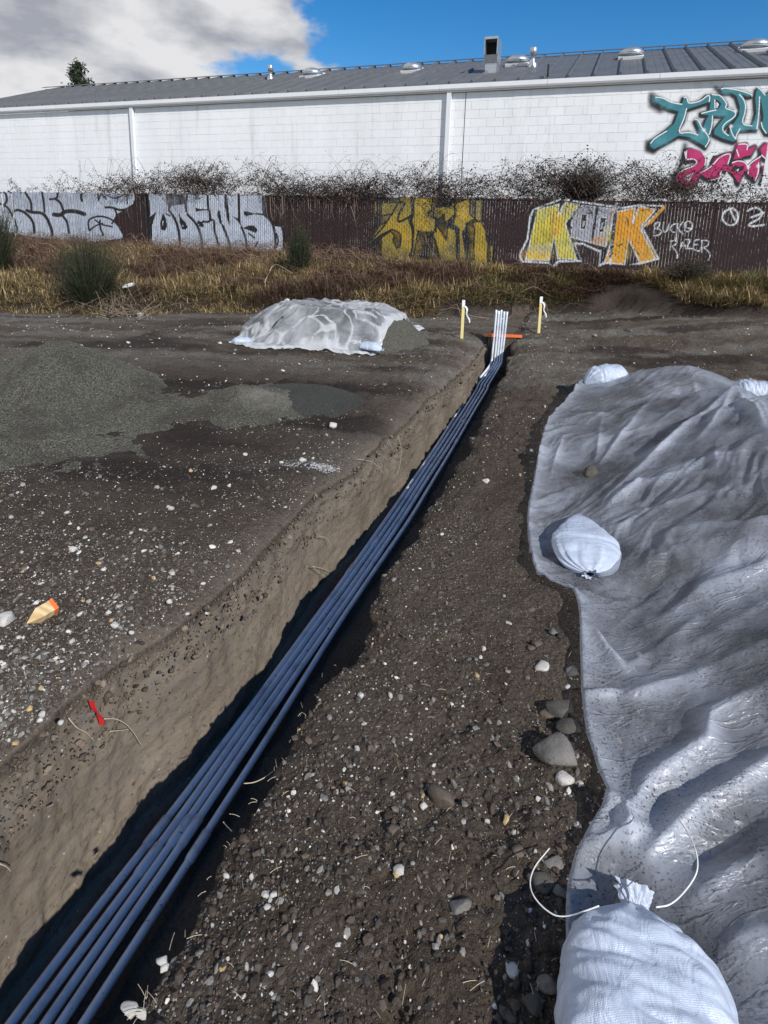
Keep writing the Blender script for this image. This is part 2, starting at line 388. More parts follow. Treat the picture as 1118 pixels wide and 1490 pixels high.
hh = M.math('ADD', M.math('MULTIPLY', M.math('ADD', w1.outputs[1], w2.outputs[1]), 0.025), M.noise(22, 5, 0.6, stretch=(1, 0.5, 1), dist=1.0))
M.bump(hh, 0.011, 0.8); MAT_BAG = M.m
MAT_CORD = simple('white_cord', (0.75, 0.76, 0.74), 0.6, 0, 0.1, 60, 0.0005)
MAT_STAKE = simple('yellow_stake', (0.72, 0.60, 0.25), 0.7, 0, 0.12, 10, 0.001)
MAT_ORANGE = simple('orange_paint', (0.75, 0.16, 0.03), 0.6, 0, 0.25, 12, 0.001)
MAT_RIBBON = simple('white_ribbon', (0.8, 0.8, 0.8), 0.5, 0, 0.05)
MAT_RED = simple('red_tape', (0.62, 0.02, 0.02), 0.5, 0, 0.15)
MAT_ROOT = simple('pale_root', (0.50, 0.42, 0.30), 0.8, 0, 0.25, 30)
MAT_BARK = simple('bark', (0.09, 0.065, 0.05), 0.9, 0, 0.3, 9, 0.01)
M = Mat('sawn_timber'); M.set(Roughness=0.7)
w = M.n('ShaderNodeTexWave', wave_type='RINGS'); w.inputs['Scale'].default_value = 9; w.inputs['Distortion'].default_value = 5; M.l(M.tc.outputs['Object'], w.inputs[0])
M.color(M.mix(w.outputs[1], (0.66, 0.50, 0.27), (0.50, 0.33, 0.15))); MAT_TIMBER = M.m

# ------------------------------------------------------------------ lie of the land
FT = np.array([0.9438, -0.3305]); FN = np.array([-0.3305, -0.9438])      # along the fence / towards the trench
_d = ray(650, 336); _d = _d/np.linalg.norm(_d[:2]); 
F0 = np.array([0, 0.0]) + 14.15*_d[:2]                                     # a point of the fence line
FENCE_Z0, BANK_Z = 0.80, 0.88
W0 = F0 - FN*1.05                                                          # wall line
foot_px = [(-260, 462, -.45), (0, 455, -.30), (150, 458, -.22), (300, 455, -.12), (450, 460, 0), (620, 462, 0), (760, 456, .03), (870, 452, .10), (960, 455, .22), (1118, 468, .28), (1400, 480, .3)]
_fp = [at_z(a, b, z) for a, b, z in foot_px]
FOOT_T = np.array([np.dot(p[:2]-F0, FT) for p in _fp]); FOOT_D = np.array([np.dot(p[:2]-F0, FN) for p in _fp]); FOOT_Z = np.array([p[2] for p in _fp])
_o = np.argsort(FOOT_T); FOOT_T, FOOT_D, FOOT_Z = FOOT_T[_o], FOOT_D[_o], FOOT_Z[_o]
def fence_td(x, y):
    x = np.asarray(x, float); y = np.asarray(y, float)
    return (x-F0[0])*FT[0]+(y-F0[1])*FT[1], (x-F0[0])*FN[0]+(y-F0[1])*FN[1]
def land(x, y, rough=True):
    t, d = fence_td(x, y); df = np.maximum(np.interp(t, FOOT_T, FOOT_D), 1.2); zf = np.interp(t, FOOT_T, FOOT_Z)
    base = zf*(1-sstep(0, 3.5, d-df))
    if rough:
        base = base + 0.045*fbm(x*0.45, y*0.9, 0, 3) + 0.018*fbm(x*1.2, y*4.5, 3, 3)*sstep(4, 6.5, y) + 0.019*fbm(x*3.5, y*3.5, 5, 3)
    k = np.clip((df-d)/df, 0, 1); bank = BANK_Z-base
    z = base + bank*(0.35*sstep(0, 0.18, k) + 0.65*sstep(0.02, 1.0, k))
    if rough: z = z + 0.10*fbm(x*0.9, y*0.9, 8, 4)*sstep(0.0, 0.1, k)*(1-sstep(0.92, 1, k))
    # bare dirt ramp up the bank on the right
    return z
xl_px = [(0, 1110), (60, 1035), (90, 1000), (170, 940), (250, 900), (300, 860), (345, 815), (400, 760), (450, 705), (510, 665), (560, 620), (600, 590), (650, 545), (685, 515), (706, 492)]
xr_px = [(165, 1490), (180, 1440), (250, 1370), (330, 1210), (400, 1120), (440, 1040), (490, 960), (545, 905), (560, 840), (600, 770), (640, 720), (690, 630), (720, 570), (742, 520), (750, 492)]
_l = np.array([at_z(*p)[:2] for p in xl_px]); _rr = np.array([at_z(*p)[:2] for p in xr_px])
TY_END = 8.95
def xL(y):
    y = np.asarray(y, float); b = np.interp(y, _l[2:, 1], _l[2:, 0]); y0 = _l[3, 1]; s = 0.36
    b = np.where(y < y0, _l[3, 0]-(y0-y)*0.36, b); return b + 0.03*fbm(y*2.3, y*0+3, 0, 4) + 0.010*fbm(y*14, y*0, 0, 3)
def xR(y):
    y = np.asarray(y, float); b = np.interp(y, _rr[:, 1], _rr[:, 0]); b = np.where(y < _rr[0, 1], _rr[0, 0]-(_rr[0, 1]-y)*0.30, b)
    return b + 0.085*fbm(y*3.1, y*0+8, 0, 4, 0.6) + 0.025*fbm(y*17, y*0+2, 0, 3)
def pipe_z(y): return np.interp(y, [0, 1.7, 3, 5, 8.4, 9], [-0.80, -0.79, -0.70, -0.62, -0.545, -0.53])
def floor_z(y): return pipe_z(y)-0.055

# ground sheet with the trench cut into it
ys = [-6.0, -3.0, -1.5, -0.8, -0.3, 0.1, 0.4]
y = 0.6
while y < 9.4:
    ys.append(y); y += max(0.0065, 0.0062*y)
ys = [v for v in ys if not (TY_END-0.03 < v < TY_END+0.05)] + [TY_END-0.012, TY_END, TY_END+0.012, TY_END+0.03]
ys.sort()
while y < 20: ys.append(y); y += 0.0085*y
while y < 700: ys.append(y); y *= 1.12
YS = np.array(ys)
NF = 190
g = (np.exp(np.linspace(0, 1, NF)*3.3)-1)/(math.exp(3.3)-1)
gL = g*1.75; gR = g*1.9
cols = []; 
yy = YS[:, None]; sc_w = (np.maximum(YS, 0.5)+0.9)[:, None]
xl, xr = xL(YS)[:, None], xR(YS)[:, None]
xl = np.where(yy > TY_END+0.05, xL(TY_END)+(yy-TY_END)*0.33, xl); xr = np.where(yy > TY_END+0.05, xR(TY_END)+(yy-TY_END)*0.33, xr)
XLf = xl - (sc_w*gL[None, ::-1]) ; XRf = xr + sc_w*gR[None, :]
NWL, NFL = 84, 10
hL = np.linspace(0, 1, NWL)[1:][None, :]; hR = hL[:, ::-1]
D = np.where(yy > TY_END-0.006, 0.0, 1.0)               # trench depth factor
fz = floor_z(yy)
zl0 = land(xl, yy); zr0 = land(xr, yy)
batL = 0.025+0.03*sstep(2.5, 0.8, yy)
nzL = 0.036*fbm(yy*3.2+0*hL, hL*2.6, 0, 5, 0.6)+0.004*fbm(yy*11+0*hL, hL*8, 4, 3, .5)+.014*np.abs(fbm(yy*10+hL*1.5, hL*1.3, 14, 3, .5))
nzR = 0.03*fbm(yy*6+0*hR, hR*3.5, 9, 5, 0.6)+0.014*fbm(yy*20+0*hR, hR*10, 4, 3)
XWL = xl + batL*hL**1.3 + .025*(1-(1-np.clip(hL/.10, 0, 1))**2)**.5 + nzL*sstep(0, .12, hL)+.035*fbm(yy*9+0*hL, hL*5, 3, 4, .6)*np.sin(np.pi*np.clip(hL/.35, 0, 1))
XWR = xr - 0.05*hR + nzR*sstep(0, .1, hR) + 0.05*np.sin(np.pi*np.clip(hR*1.6, 0, 1))
lipL = lambda w, y: 0.06*np.exp(-w/0.07)+0.05*np.exp(-(w/0.22)**2)*(0.6+0.8*fbm(y*1.6+0*w, w*3, 2, 3))
lipR = lambda w, y: 0.04*np.exp(-w/0.04)+0.03*np.exp(-(w/0.15)**2)-0.035*np.exp(-((w-0.22)/0.14)**2)*(fbm(y*2.2+0*w, w*3, 7, 3)+0.2)
cL_, cR_ = lipL(0*yy, yy), lipR(0*yy, yy)
ZWL = zl0-cL_ + (fz-zl0+cL_)*hL; ZWR = zr0-cR_ + (fz-zr0+cR_)*hR
fr = np.linspace(0, 1, NFL+2)[1:-1][None, :]
XFL = XWL[:, -1:]*(1-fr)+XWR[:, :1]*fr; ZFL = fz + 0.03*fbm(XFL*5, yy*5+0*XFL, 1, 4)
ZWL = zl0*(1-D)+ZWL*D; ZWR = zr0*(1-D)+ZWR*D; ZFL = (zl0*(1-fr)+zr0*fr)*(1-D)+ZFL*D
YB = np.broadcast_to
ZL = land(XLf, yy+0*XLf); wl = xl-XLf; lipf = sstep(TY_END+0.15, TY_END-0.1, yy)
ZL = ZL - lipf*lipL(wl, yy+0*wl)
ZR = land(XRf, yy+0*XRf); wr = XRf-xr
ZR = ZR - lipf*lipR(wr, yy+0*wr)
GX = np.concatenate([XLf, XWL, XFL, XWR, XRf], 1); GY = YB(yy, GX.shape).copy(); GZ = np.concatenate([ZL, ZWL, ZFL, ZWR, ZR], 1)
isfield = np.concatenate([np.ones_like(XLf), np.zeros_like(XWL), np.zeros_like(XFL), np.zeros_like(XWR), np.ones_like(XRf)], 1)
near = sstep(16, 10, GY)*(1+1.6*sstep(2.5, 6, GY))
lump = 0.016*fbm(GX*9, GY*9, 0, 4, 0.6)+0.008*np.abs(fbm(GX*30, GY*30, 2, 3, 0.6))
# churned, lumpy ground: right side beside the sheeting, and near the lip
px_, py_ = PX+0*GX, 0
churn = sstep(0.25, 0.6, fbm(GX*0.9+4, GY*0.9, 1, 3)*0.8+0.35) 
churnR = (GX > xr)*sstep(0.15, 0.5, GX-xr-0.1)*sstep(2.6, 1.4, GY)
lump = lump + (0.010*churn+0.035*churnR)*(fbm(GX*7, GY*7, 6, 5, 0.65)) 
tt, dd = fence_td(GX, GY)
GZ = GZ + lump*isfield*near*np.clip(1, 0, 1)
wallness = np.concatenate([np.exp(-(wl/0.10))*lipf*0.55, YB(sstep(0, .10, hL)*D, XWL.shape), np.full(XFL.shape, 0.25), YB(0.35*D, XWR.shape), 0*wr], 1)
nn = fbm(GX*0.8, GY*0.8, 11, 4)
df_ = np.interp(tt, FOOT_T, FOOT_D)
bank_m = sstep(0.1, -0.2, dd-df_)
gravelly = np.clip(0.55+1.1*nn, 0, 1)*isfield*(1-0.9*bank_m)
streak = fbm(GX*0.5, GY*3.2, 2, 4)
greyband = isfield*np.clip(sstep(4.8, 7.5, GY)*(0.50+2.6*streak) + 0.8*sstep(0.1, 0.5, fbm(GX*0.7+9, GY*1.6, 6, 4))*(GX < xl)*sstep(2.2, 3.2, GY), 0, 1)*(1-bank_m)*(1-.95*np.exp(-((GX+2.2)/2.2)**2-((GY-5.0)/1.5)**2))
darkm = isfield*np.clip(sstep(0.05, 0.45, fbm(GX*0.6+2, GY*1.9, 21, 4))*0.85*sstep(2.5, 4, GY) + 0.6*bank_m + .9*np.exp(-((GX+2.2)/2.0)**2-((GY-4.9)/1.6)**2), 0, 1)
V = np.stack([GX, GY, GZ], -1).reshape(-1, 3)
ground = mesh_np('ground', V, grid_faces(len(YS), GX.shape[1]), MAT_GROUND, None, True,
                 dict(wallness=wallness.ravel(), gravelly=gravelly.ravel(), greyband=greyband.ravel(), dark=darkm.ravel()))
tag(ground, 'dark stony soil with a narrow trench cut through it', None, None, 'structure')

def ground_z(x, y): return land(np.asarray(x, float), np.asarray(y, float))
def on_ground(px, py, it=4):
    if py < 470: return at_surf(px, py, land)
    z = 0.0
    for _ in range(it): p = at_z(px, py, z); z = float(land(np.array([p[0]]), np.array([p[1]]))[0])
    return at_z(px, py, z)

# ------------------------------------------------------------------ building
WN3 = np.array([FN[0], FN[1], 0]); WT3 = np.array([FT[0], FT[1], 0]); UP = np.array([0, 0, 1.0])
def wallp(t, z, o=0.0): return np.array([W0[0], W0[1], 0]) + WT3*t + UP*z + WN3*o
def wall_tz(px, py):
    p = at_plane(px, py, wallp(0, 0), WN3); return float(np.dot(p-wallp(0, 0), WT3)), float(p[2])
def wmat(o=0.0, t=0.0, z=0.0):
    p = wallp(t, z, o); M_ = np.eye(4); M_[:3, 0] = WT3; M_[:3, 1] = -WN3; M_[:3, 2] = UP; M_[:3, 3] = p; return M_
EAVE_Z = wall_tz(559, 139)[1]
T0, T1 = -19.2, 16.0
bld = empty('warehouse', (W0[0], W0[1], BANK_Z)); tag(bld, 'long low white painted block warehouse with a grey ribbed metal roof', 'building')
WM = wmat()
MB().box(T0, T1, 0.008, 0.3, 0.6, EAVE_Z-0.02, M=WM).box(T0, T0+0.3, 0.3, 10.5, 0.6, EAVE_Z, M=WM).box(T1-0.3, T1, 0.3, 10.5, 0.6, EAVE_Z, M=WM).build('wall', MAT_MORTAR, bld)
BW, BH, GAP = 0.406, 0.203, 0.006
bV, bQ = box_vf(GAP/2, BW-GAP/2, 0.0, 0.02, GAP/2, BH-GAP/2)
c2 = 0.003
for i in range(8):
    if bV[i, 1] < 0.01:                                 # slightly eased front arris
        pass
bM = np.array(WM)
blockmesh = bpy.data.meshes.new('block'); blockmesh.from_pydata([tuple(v) for v in bV], [], [tuple(int(k) for k in q) for q in bQ]); blockmesh.materials.append(MAT_WALL)
blocks = []
z0 = EAVE_Z-0.02-BH*19
for r in range(19):
    z = z0+r*BH; off = (r % 2)*BW/2
    for k in range(int((T0)/BW), int(T1/BW)):
        t = k*BW+off
        if t < T0 or t+BW > T1: continue
        c_ = wallp(t+BW/2, z+BH/2); u_, v_ = proj(c_); dist = np.linalg.norm(c_-EYE)
        vis = (-20 < u_ < 1140) and v_ < 285+0.01*u_
        blocks.append((0 if vis else 1, dist, t, z))
blocks.sort(); rest = MB()
for i, (vv, dist, t, z) in enumerate(blocks):
    jit = random.uniform(-0.0015, 0.0015)
    if i < 298 and vv == 0:
        o = link('block', blockmesh, bld, False); o.matrix_world = Matrix(np.array(wmat(jit, t, z)).tolist())
        o.parent = bld; o.matrix_parent_inverse = Matrix.Translation(bld.location).inverted()
    else:
        Vb = bV.copy(); rest.add(Vb @ np.array(wmat(jit, t, z))[:3, :3].T + wallp(t, z, jit), bQ)
tag(rest.build('blockwork', MAT_WALL, bld), kind='stuff')
# fascia gutter in lengths, soffit line, downpipes
GO = 0.13
soff = MB().box(T0, T1, -0.09, 0.0, EAVE_Z-0.012, EAVE_Z+0.10, M=WM); soff.build('soffit', MAT_TRIM, bld)
gt = [T0]+[wall_tz(x, 145)[0] for x in (113, 233, 361, 496, 642, 796, 956)] + [9.5, 12.5, T1]
for a, b in zip(gt[:-1], gt[1:]):
    L = b-a-0.006
    prof = [(-GO, 0.015), (-GO-0.02, 0.055), (-GO-0.02, 0.155), (-GO+0.01, 0.155), (-0.10, 0.10), (-0.10, 0.015)]
    V = np.array([(a+s*L, p[0], EAVE_Z-0.0+p[1]) for s in (0, 1) for p in prof]); k = 6
    Fs = [np.array([[i, (i+1) % k, k+(i+1) % k, k+i] for i in range(k)]), np.array([list(range(k))[::-1], list(range(k, 2*k))])]
    MB().add(V @ WM[:3, :3].T + WM[:3, 3], Fs).build('gutter', MAT_TRIM, bld)
for px in (196, 652, 1500):
    t, _z = wall_tz(px, 200)
    MB().box(t-0.055, t+0.055, -0.095, -0.02, 0.9, EAVE_Z+0.02, M=WM).box(t-0.03, t+0.03, -0.02, 0.001, 2.2, 2.24, M=WM).build('downpipe', MAT_TRIM, bld)
t, _z = wall_tz(675, 200)
MB().box(t-0.006, t+0.006, -0.006, -0.001, 0.9, EAVE_Z-0.02, M=WM).build('control_joint', MAT_WIRE, bld)
# roof slope: panels with a raised rib each
PITCH_R = R_(20.5); RL = 5.2
rs = np.array([0, math.cos(PITCH_R), math.sin(PITCH_R)])
rn = np.array([0, -math.sin(PITCH_R), math.cos(PITCH_R)])
RE = np.array([0, -GO-0.0, EAVE_Z+0.16])                 # eave edge in wall coordinates (t, back, z)
PW = 0.562
pv = []; prof = [(0, 0), (PW*0.30, 0), (PW*0.31, 0.006), (PW*0.33, 0.006), (PW*0.34, 0), (PW*0.60, 0), (PW*0.61, 0.006), (PW*0.63, 0.006), (PW*0.64, 0), (PW-0.075, 0), (PW-0.055, 0.065), (PW-0.02, 0.065), (PW-0.002, 0)]
for s in (0, RL):
    for a, h in prof: pv.append(np.array([a, 0, 0])+rs*s+rn*h)
kk = len(prof); n0 = len(pv)
for a, h in prof: pv.append(np.array([a, 0, 0])+rn*(h-0.03 if h < .01 else -0.03))
for a, h in prof: pv.append(np.array([a, 0, 0])+rs*RL+rn*(-0.03))
Fp = [[i, i+1, kk+i+1, kk+i] for i in range(kk-1)] + [[n0+i, n0+i+1, i+1, i] for i in range(kk-1)]
pm = bpy.data.meshes.new('roof_panel'); pm.from_pydata([tuple(v) for v in pv], [], Fp); pm.materials.append(MAT_ROOF)
roof = MB().box(T0-0.2, T1+0.2, 0, RL, -0.10, -0.012, M=np.array(WM) @ np.array([[1, 0, 0, RE[0]], [0, rs[1], rn[1], RE[1]], [0, rs[2], rn[2], RE[2]], [0, 0, 0, 1]])).build('roof', MAT_ROOF, bld)
RM = np.array(WM) @ np.array([[1, 0, 0, RE[0]], [0, rs[1], rn[1], RE[1]], [0, rs[2], rn[2], RE[2]], [0, 0, 0, 1]])
tref = wall_tz(624, 135)[0]
kmin = math.ceil((T0-0.2-tref)/PW); kmax = math.floor((T1-tref)/PW)-1
bldinv = Matrix.Translation(bld.location).inverted()
for k in range(kmin, kmax+1):
    M_ = np.array(WM) @ np.array([[1, 0, 0, RE[0]+tref+k*PW+0.03], [0, 1, 0, RE[1]], [0, 0, 1, RE[2]], [0, 0, 0, 1]])
    o = link('roof_panel', pm, roof, False); o.matrix_parent_inverse = bldinv.copy() if False else Matrix.Identity(4)
    o.matrix_world = Matrix(M_.tolist())
    o.parent = roof; o.matrix_parent_inverse = Matrix.Identity(4); o.matrix_local = Matrix(M_.tolist())
# far slope and ridge cap
rp = lambda t, s, h: np.array(WM)[:3, :3] @ (RE+np.array([t, 0, 0])+rs*s+rn*h) + np.array(WM)[:3, 3]
A, B = rp(T0-0.2, RL, 0.0), rp(T1+0.2, RL, 0.0); bk = -WN3
V = [A, B, B+bk*5.2-UP*1.9, A+bk*5.2-UP*1.9]; V = V+[v-UP*0.1 for v in V]
MB().add(V, np.array([(0, 1, 2, 3), (7, 6, 5, 4), (0, 4, 5, 1), (2, 6, 7, 3), (1, 5, 6, 2), (0, 3, 7, 4)])).build('roof', MAT_ROOF, bld)
MB().box(T0-0.2, T1+0.2, RL-0.16, RL+0.02, 0.0665, 0.085, M=RM).build('ridge_cap', MAT_ROOF, bld)
def roof_pt(px, py):
    n3 = np.array(WM)[:3, :3] @ rn; p0 = rp(0, 0, 0); return at_plane(px, py, p0, n3)

# rooftop pieces: bolted on, parts of the building
def lathe(profile, k=20):
    a = np.arange(k)*2*math.pi/k; V = np.array([[(r*math.cos(q), r*math.sin(q), z) for q in a] for r, z in profile]).reshape(-1, 3)
    return V, [grid_faces(len(profile), k, 0, True), np.array([list(range((len(profile)-1)*k, len(profile)*k))])]
for px, py, wpx in ((455, 109, 27), (600, 102, 26), (754, 92, 30), (918, 82, 30), (1098, 71, 31), (1290, 60, 32)):
    p = roof_pt(px, py+3); s = wpx*np.linalg.norm(p-EYE)/FPX/2/1.0
    V, Fs = lathe([(s*.62, -.15), (s*.62, .05), (s*.78, .055), (s*1.0, .075), (s*1.0, .10), (s*.93, .15), (s*.76, .21), (s*.45, .25), (s*.12, .265)])
    vent = MB().add(V+p, Fs).build('roof_vent', MAT_GALV, bld, True)
    m = MB(); a0 = np.array([[1, 0, 0], [0, 1, 0], [0, 0, 1]])
    Mf = np.array(RM); loc = np.linalg.inv(Mf) @ np.append(p, 1)
    m.box(loc[0]-s*.95, loc[0]+s*.95, loc[1]-s*.95, loc[1]+s*.95, 0.004, 0.075, M=RM).build('curb', MAT_TRIM, vent)
for px, py, hpx, wpx in ((394, 116, 17, 7), (775, 97, 22, 9)):
    p = roof_pt(px, py); s = np.linalg.norm(p-EYE)/FPX; h = hpx*s; w = wpx*s/2
    V, Fs = lathe([(w*1.3, -.15), (w*1.3, h*.12), (w*.55, h*.28), (w*.55, h*.6), (w, h*.6), (w, h), (w*.9, h*1.01)], 16)
    MB().add(V+p, Fs).build('flue', MAT_GALV, bld, True)
p = roof_pt(797, 112); MB().tube([p-UP*.1, p+UP*.28], 0.022, 10).build('vent_pipe', MAT_BLACK, bld, True)
# square hood facing the yard
p = roof_pt(714, 106); s = np.linalg.norm(p-EYE)/FPX; w = 8.6*s
Hm = np.array(wmat()); Hm[:3, 3] = p
hood = MB()
hood.box(-w*.85, w*.85, -.02, .36, -.2, 14*s, M=Hm)
hood.add(np.array([(-w*.92, -.05, 12*s), (w*.92, -.05, 12*s), (w*.92, .4, 12*s), (-w*.92, .4, 12*s), (-w, -.14, 20*s), (w, -.14, 20*s), (w, .42, 20*s), (-w, .42, 20*s)]) @ Hm[:3, :3].T + Hm[:3, 3],
         np.array([(0, 3, 2, 1), (4, 5, 6, 7), (0, 1, 5, 4), (1, 2, 6, 5), (2, 3, 7, 6), (3, 0, 4, 7)]))
e = 0.02
hood.box(-w, -w+e, -.16, .42, 20*s+.002, 38*s, M=Hm).box(w-e, w, -.16, .42, 20*s+.002, 38*s, M=Hm).box(-w+e+.001, w-e-.001, .38, .42, 20*s+.002, 38*s, M=Hm).box(-w, w, -.16, .42, 38*s+.002, 41*s, M=Hm)
hd = hood.build('exhaust_hood', MAT_GALV, bld)
MB().box(-w+e+.002, w-e-.002, .15, .37, 20*s+.01, 38*s-.002, M=Hm).build('hood_throat', MAT_BLACK, hd)
p = roof_pt(1150, 78)
V, Fs = lathe([(0.42, -.2), (0.42, .12), (0.36, .3), (0.2, .4), (0.05, .43)], 20); MB().add(V+p, Fs).build('roof_vent', MAT_GALV, bld, True)

# ------------------------------------------------------------------ spray paint drawing
def seg_dist(X, Y, P):
    d = np.full(X.shape, 1e9)
    for (x0, y0), (x1, y1) in zip(P[:-1], P[1:]):
        dx, dy = x1-x0, y1-y0; L = dx*dx+dy*dy+1e-9
        t = np.clip(((X-x0)*dx+(Y-y0)*dy)/L, 0, 1); d = np.minimum(d, np.hypot(X-x0-t*dx, Y-y0-t*dy))
    return d
def inside(X, Y, P):
    r = np.zeros(X.shape, bool); n = len(P)
    for i in range(n):
        x0, y0 = P[i]; x1, y1 = P[(i+1) % n]
        c_ = (y0 > Y) != (y1 > Y)
        xi = (x1-x0)*(Y-y0)/((y1-y0) if y1 != y0 else 1e-9)+x0
        r ^= c_ & (X < xi)
    return r
def curve(P, it=2):
    P = [tuple(p) for p in P]
    for _ in range(it):
        Q = [P[0]]
        for a, b in zip(P[:-1], P[1:]): Q += [(a[0]*.75+b[0]*.25, a[1]*.75+b[1]*.25), (a[0]*.25+b[0]*.75, a[1]*.25+b[1]*.75)]
        P = Q+[P[-1]]
    return P
def draw(X, Y, ops, ox, oy, s):
    """X,Y photo-plane positions; ops in their own drawing units: origin ox,oy and scale s"""
    x = (X-ox)*s; y = (Y-oy)*s
    C_ = np.zeros(X.shape+(4,))
    def over(colr, a):
        a = np.clip(a, 0, 1)[..., None]; c_ = np.array(colr)
        A0 = C_[..., 3:4]; An = a+A0*(1-a)
        C_[..., :3] = np.where(An > 1e-6, (c_*a + C_[..., :3]*A0*(1-a))/np.maximum(An, 1e-6), 0); C_[..., 3:4] = An
    for op in ops:
        k = op[0]
        if k == 'poly': over(op[1], inside(x, y, op[2]).astype(float)*(op[3] if len(op) > 3 else 1))
        elif k == 'fat':                                  # filled shape grown by w with soft rim
            d = seg_dist(x, y, op[2]+[op[2][0]]); over(op[1], np.where(inside(x, y, op[2]), 1, np.clip(1.3-d/op[3]*1.3, 0, 1)))
        elif k == 'line': d = seg_dist(x, y, curve(op[3]) if len(op[3]) > 2 else op[3]); w = op[2]/2; over(op[1], np.clip((w-d)/(0.35*w)+0.9, 0, 1))
        elif k == 'sline': d = seg_dist(x, y, op[3]); w = op[2]/2; over(op[1], np.clip((w-d)/(0.35*w)+0.9, 0, 1))
        elif k == 'mist': d = seg_dist(x, y, op[3]); over(op[1], op[4]*np.clip(1-d/op[2], 0, 1)**1.3)
        elif k == 'blot': d = np.hypot((x-op[2][0])/op[3][0], (y-op[2][1])/op[3][1]); m_ = C_[..., 3].copy(); a = np.clip(1.4-d, 0, 1)*op[4]*(m_ > 0.5)*(0.6+0.6*fbm(x*0.03, y*0.03, 0, 3)); over(op[1], np.clip(a, 0, 1))
    return C_
SIL = (0.54, 0.59, 0.68); SIL2 = (0.26, 0.29, 0.36); BLK = (0.012, 0.011, 0.012); YEL = (0.34, 0.25, 0.03); GLD = (0.62, 0.38, 0.02); WHT = (0.72, 0.74, 0.76)
OCH = (0.13, 0.11, 0.04); LEM = (0.72, 0.62, 0.08); ORG = (0.78, 0.34, 0.02); GRY = (0.40, 0.40, 0.45)
# 1: silver letters, far left (drawn at 5.08 units a pixel from 0,260)
g1 = [('poly', SIL, [(-400, 60), (0, 78), (400, 85), (700, 95), (990, 100), (1000, 140), (985, 190), (950, 215), (860, 265), (840, 310), (895, 360), (910, 440), (700, 470), (300, 440), (0, 390), (-400, 370)]),
      ('blot', SIL2, (150, 160), (160, 90), .6), ('blot', SIL2, (480, 150), (200, 70), .7), ('blot', SIL2, (760, 130), (160, 50), .5), ('blot', SIL2, (650, 330), (160, 60), .5)]
for w, P in [(9, [(20, 85), (45, 110), (55, 160), (30, 200)]), (8, [(0, 185), (50, 200), (100, 280), (130, 370), (128, 400)]), (8, [(92, 165), (95, 220)]), (9, [(180, 85), (205, 130), (232, 170), (235, 250)]),
             (10, [(100, 240), (140, 228), (200, 260), (250, 320), (255, 400)]), (12, [(200, 235), (240, 250), (310, 250), (350, 290), (385, 380), (385, 420)]), (8, [(312, 90), (315, 120), (325, 180), (330, 245)]),
             (8, [(425, 90), (430, 130), (410, 150), (370, 152)]), (9, [(410, 150), (450, 175), (470, 240)]), (16, [(400, 265), (450, 272), (480, 240), (560, 240), (625, 262)]), (9, [(465, 275), (500, 320), (510, 400)]),
             (9, [(605, 95), (600, 140), (608, 165)]), (9, [(780, 212), (830, 212), (890, 235), (940, 225), (1000, 185)]), (7, [(850, 228), (870, 270), (830, 330)]), (7, [(660, 380), (650, 310), (690, 285), (750, 275), (830, 300), (880, 350), (905, 400)]),
             (6, [(665, 385), (700, 350), (760, 330)]), (6, [(705, 305), (750, 340), (830, 355)]), (7, [(740, 310), (740, 360), (765, 420)]), (6, [(725, 110), (730, 160)]), (5, [(735, 150), (745, 115), (760, 110), (770, 150), (780, 120), (785, 155)]),
             (5, [(790, 120), (840, 150), (900, 130), (940, 110), (942, 185)]), (12, [(-100, 60), (-80, 200), (-120, 380)]), (10, [(-260, 60), (-200, 180), (-280, 300)])]: g1.append(('line', BLK, w, P))
g1.append(('line', BLK, 22, [(1075, 90), (1085, 200), (1090, 330), (1100, 420)]))
# 2: silver ODENS
g2 = [('poly', BLK, [(45, 45), (905, 55), (900, 195), (960, 240), (985, 275), (1040, 285), (1040, 540), (95, 540), (100, 260), (75, 230)]),
      ('poly', SIL, [(58, 55), (195, 58), (215, 150), (330, 130), (335, 70), (218, 70), (195, 58), (500, 60), (610, 66), (722, 70), (890, 68), (885, 195), (960, 260), (975, 290), (1032, 288), (1030, 540), (105, 540), (105, 280), (120, 235), (135, 185), (90, 220), (72, 190)])]
for P in ([(200, 58), (222, 68), (240, 150), (222, 180), (205, 110)], [(345, 70), (360, 70), (352, 120), (358, 210), (338, 180), (332, 110)], [(618, 66), (635, 70), (650, 200), (655, 285), (635, 240), (615, 130)],
          [(182, 190), (205, 240), (210, 290), (195, 320), (170, 312), (162, 270), (172, 220)], [(290, 180), (305, 220), (345, 265), (358, 298), (340, 312), (315, 308), (300, 260)],
          [(408, 155), (440, 165), (500, 166), (500, 176), (450, 178), (415, 185)], [(425, 245), (465, 260), (468, 295), (440, 290), (425, 270)], [(570, 170), (585, 180), (600, 270), (608, 290), (585, 270), (565, 210)],
          [(665, 212), (700, 228), (725, 235), (742, 300), (710, 250)], [(752, 180), (790, 186), (840, 200), (800, 210), (770, 218), (755, 205)], [(745, 300), (790, 283), (830, 283), (852, 315), (838, 335), (800, 320)],
          [(205, 60), (340, 66), (336, 72), (210, 72)], [(70, 240), (135, 183), (108, 250), (100, 300)]): g2.append(('poly', BLK, P))
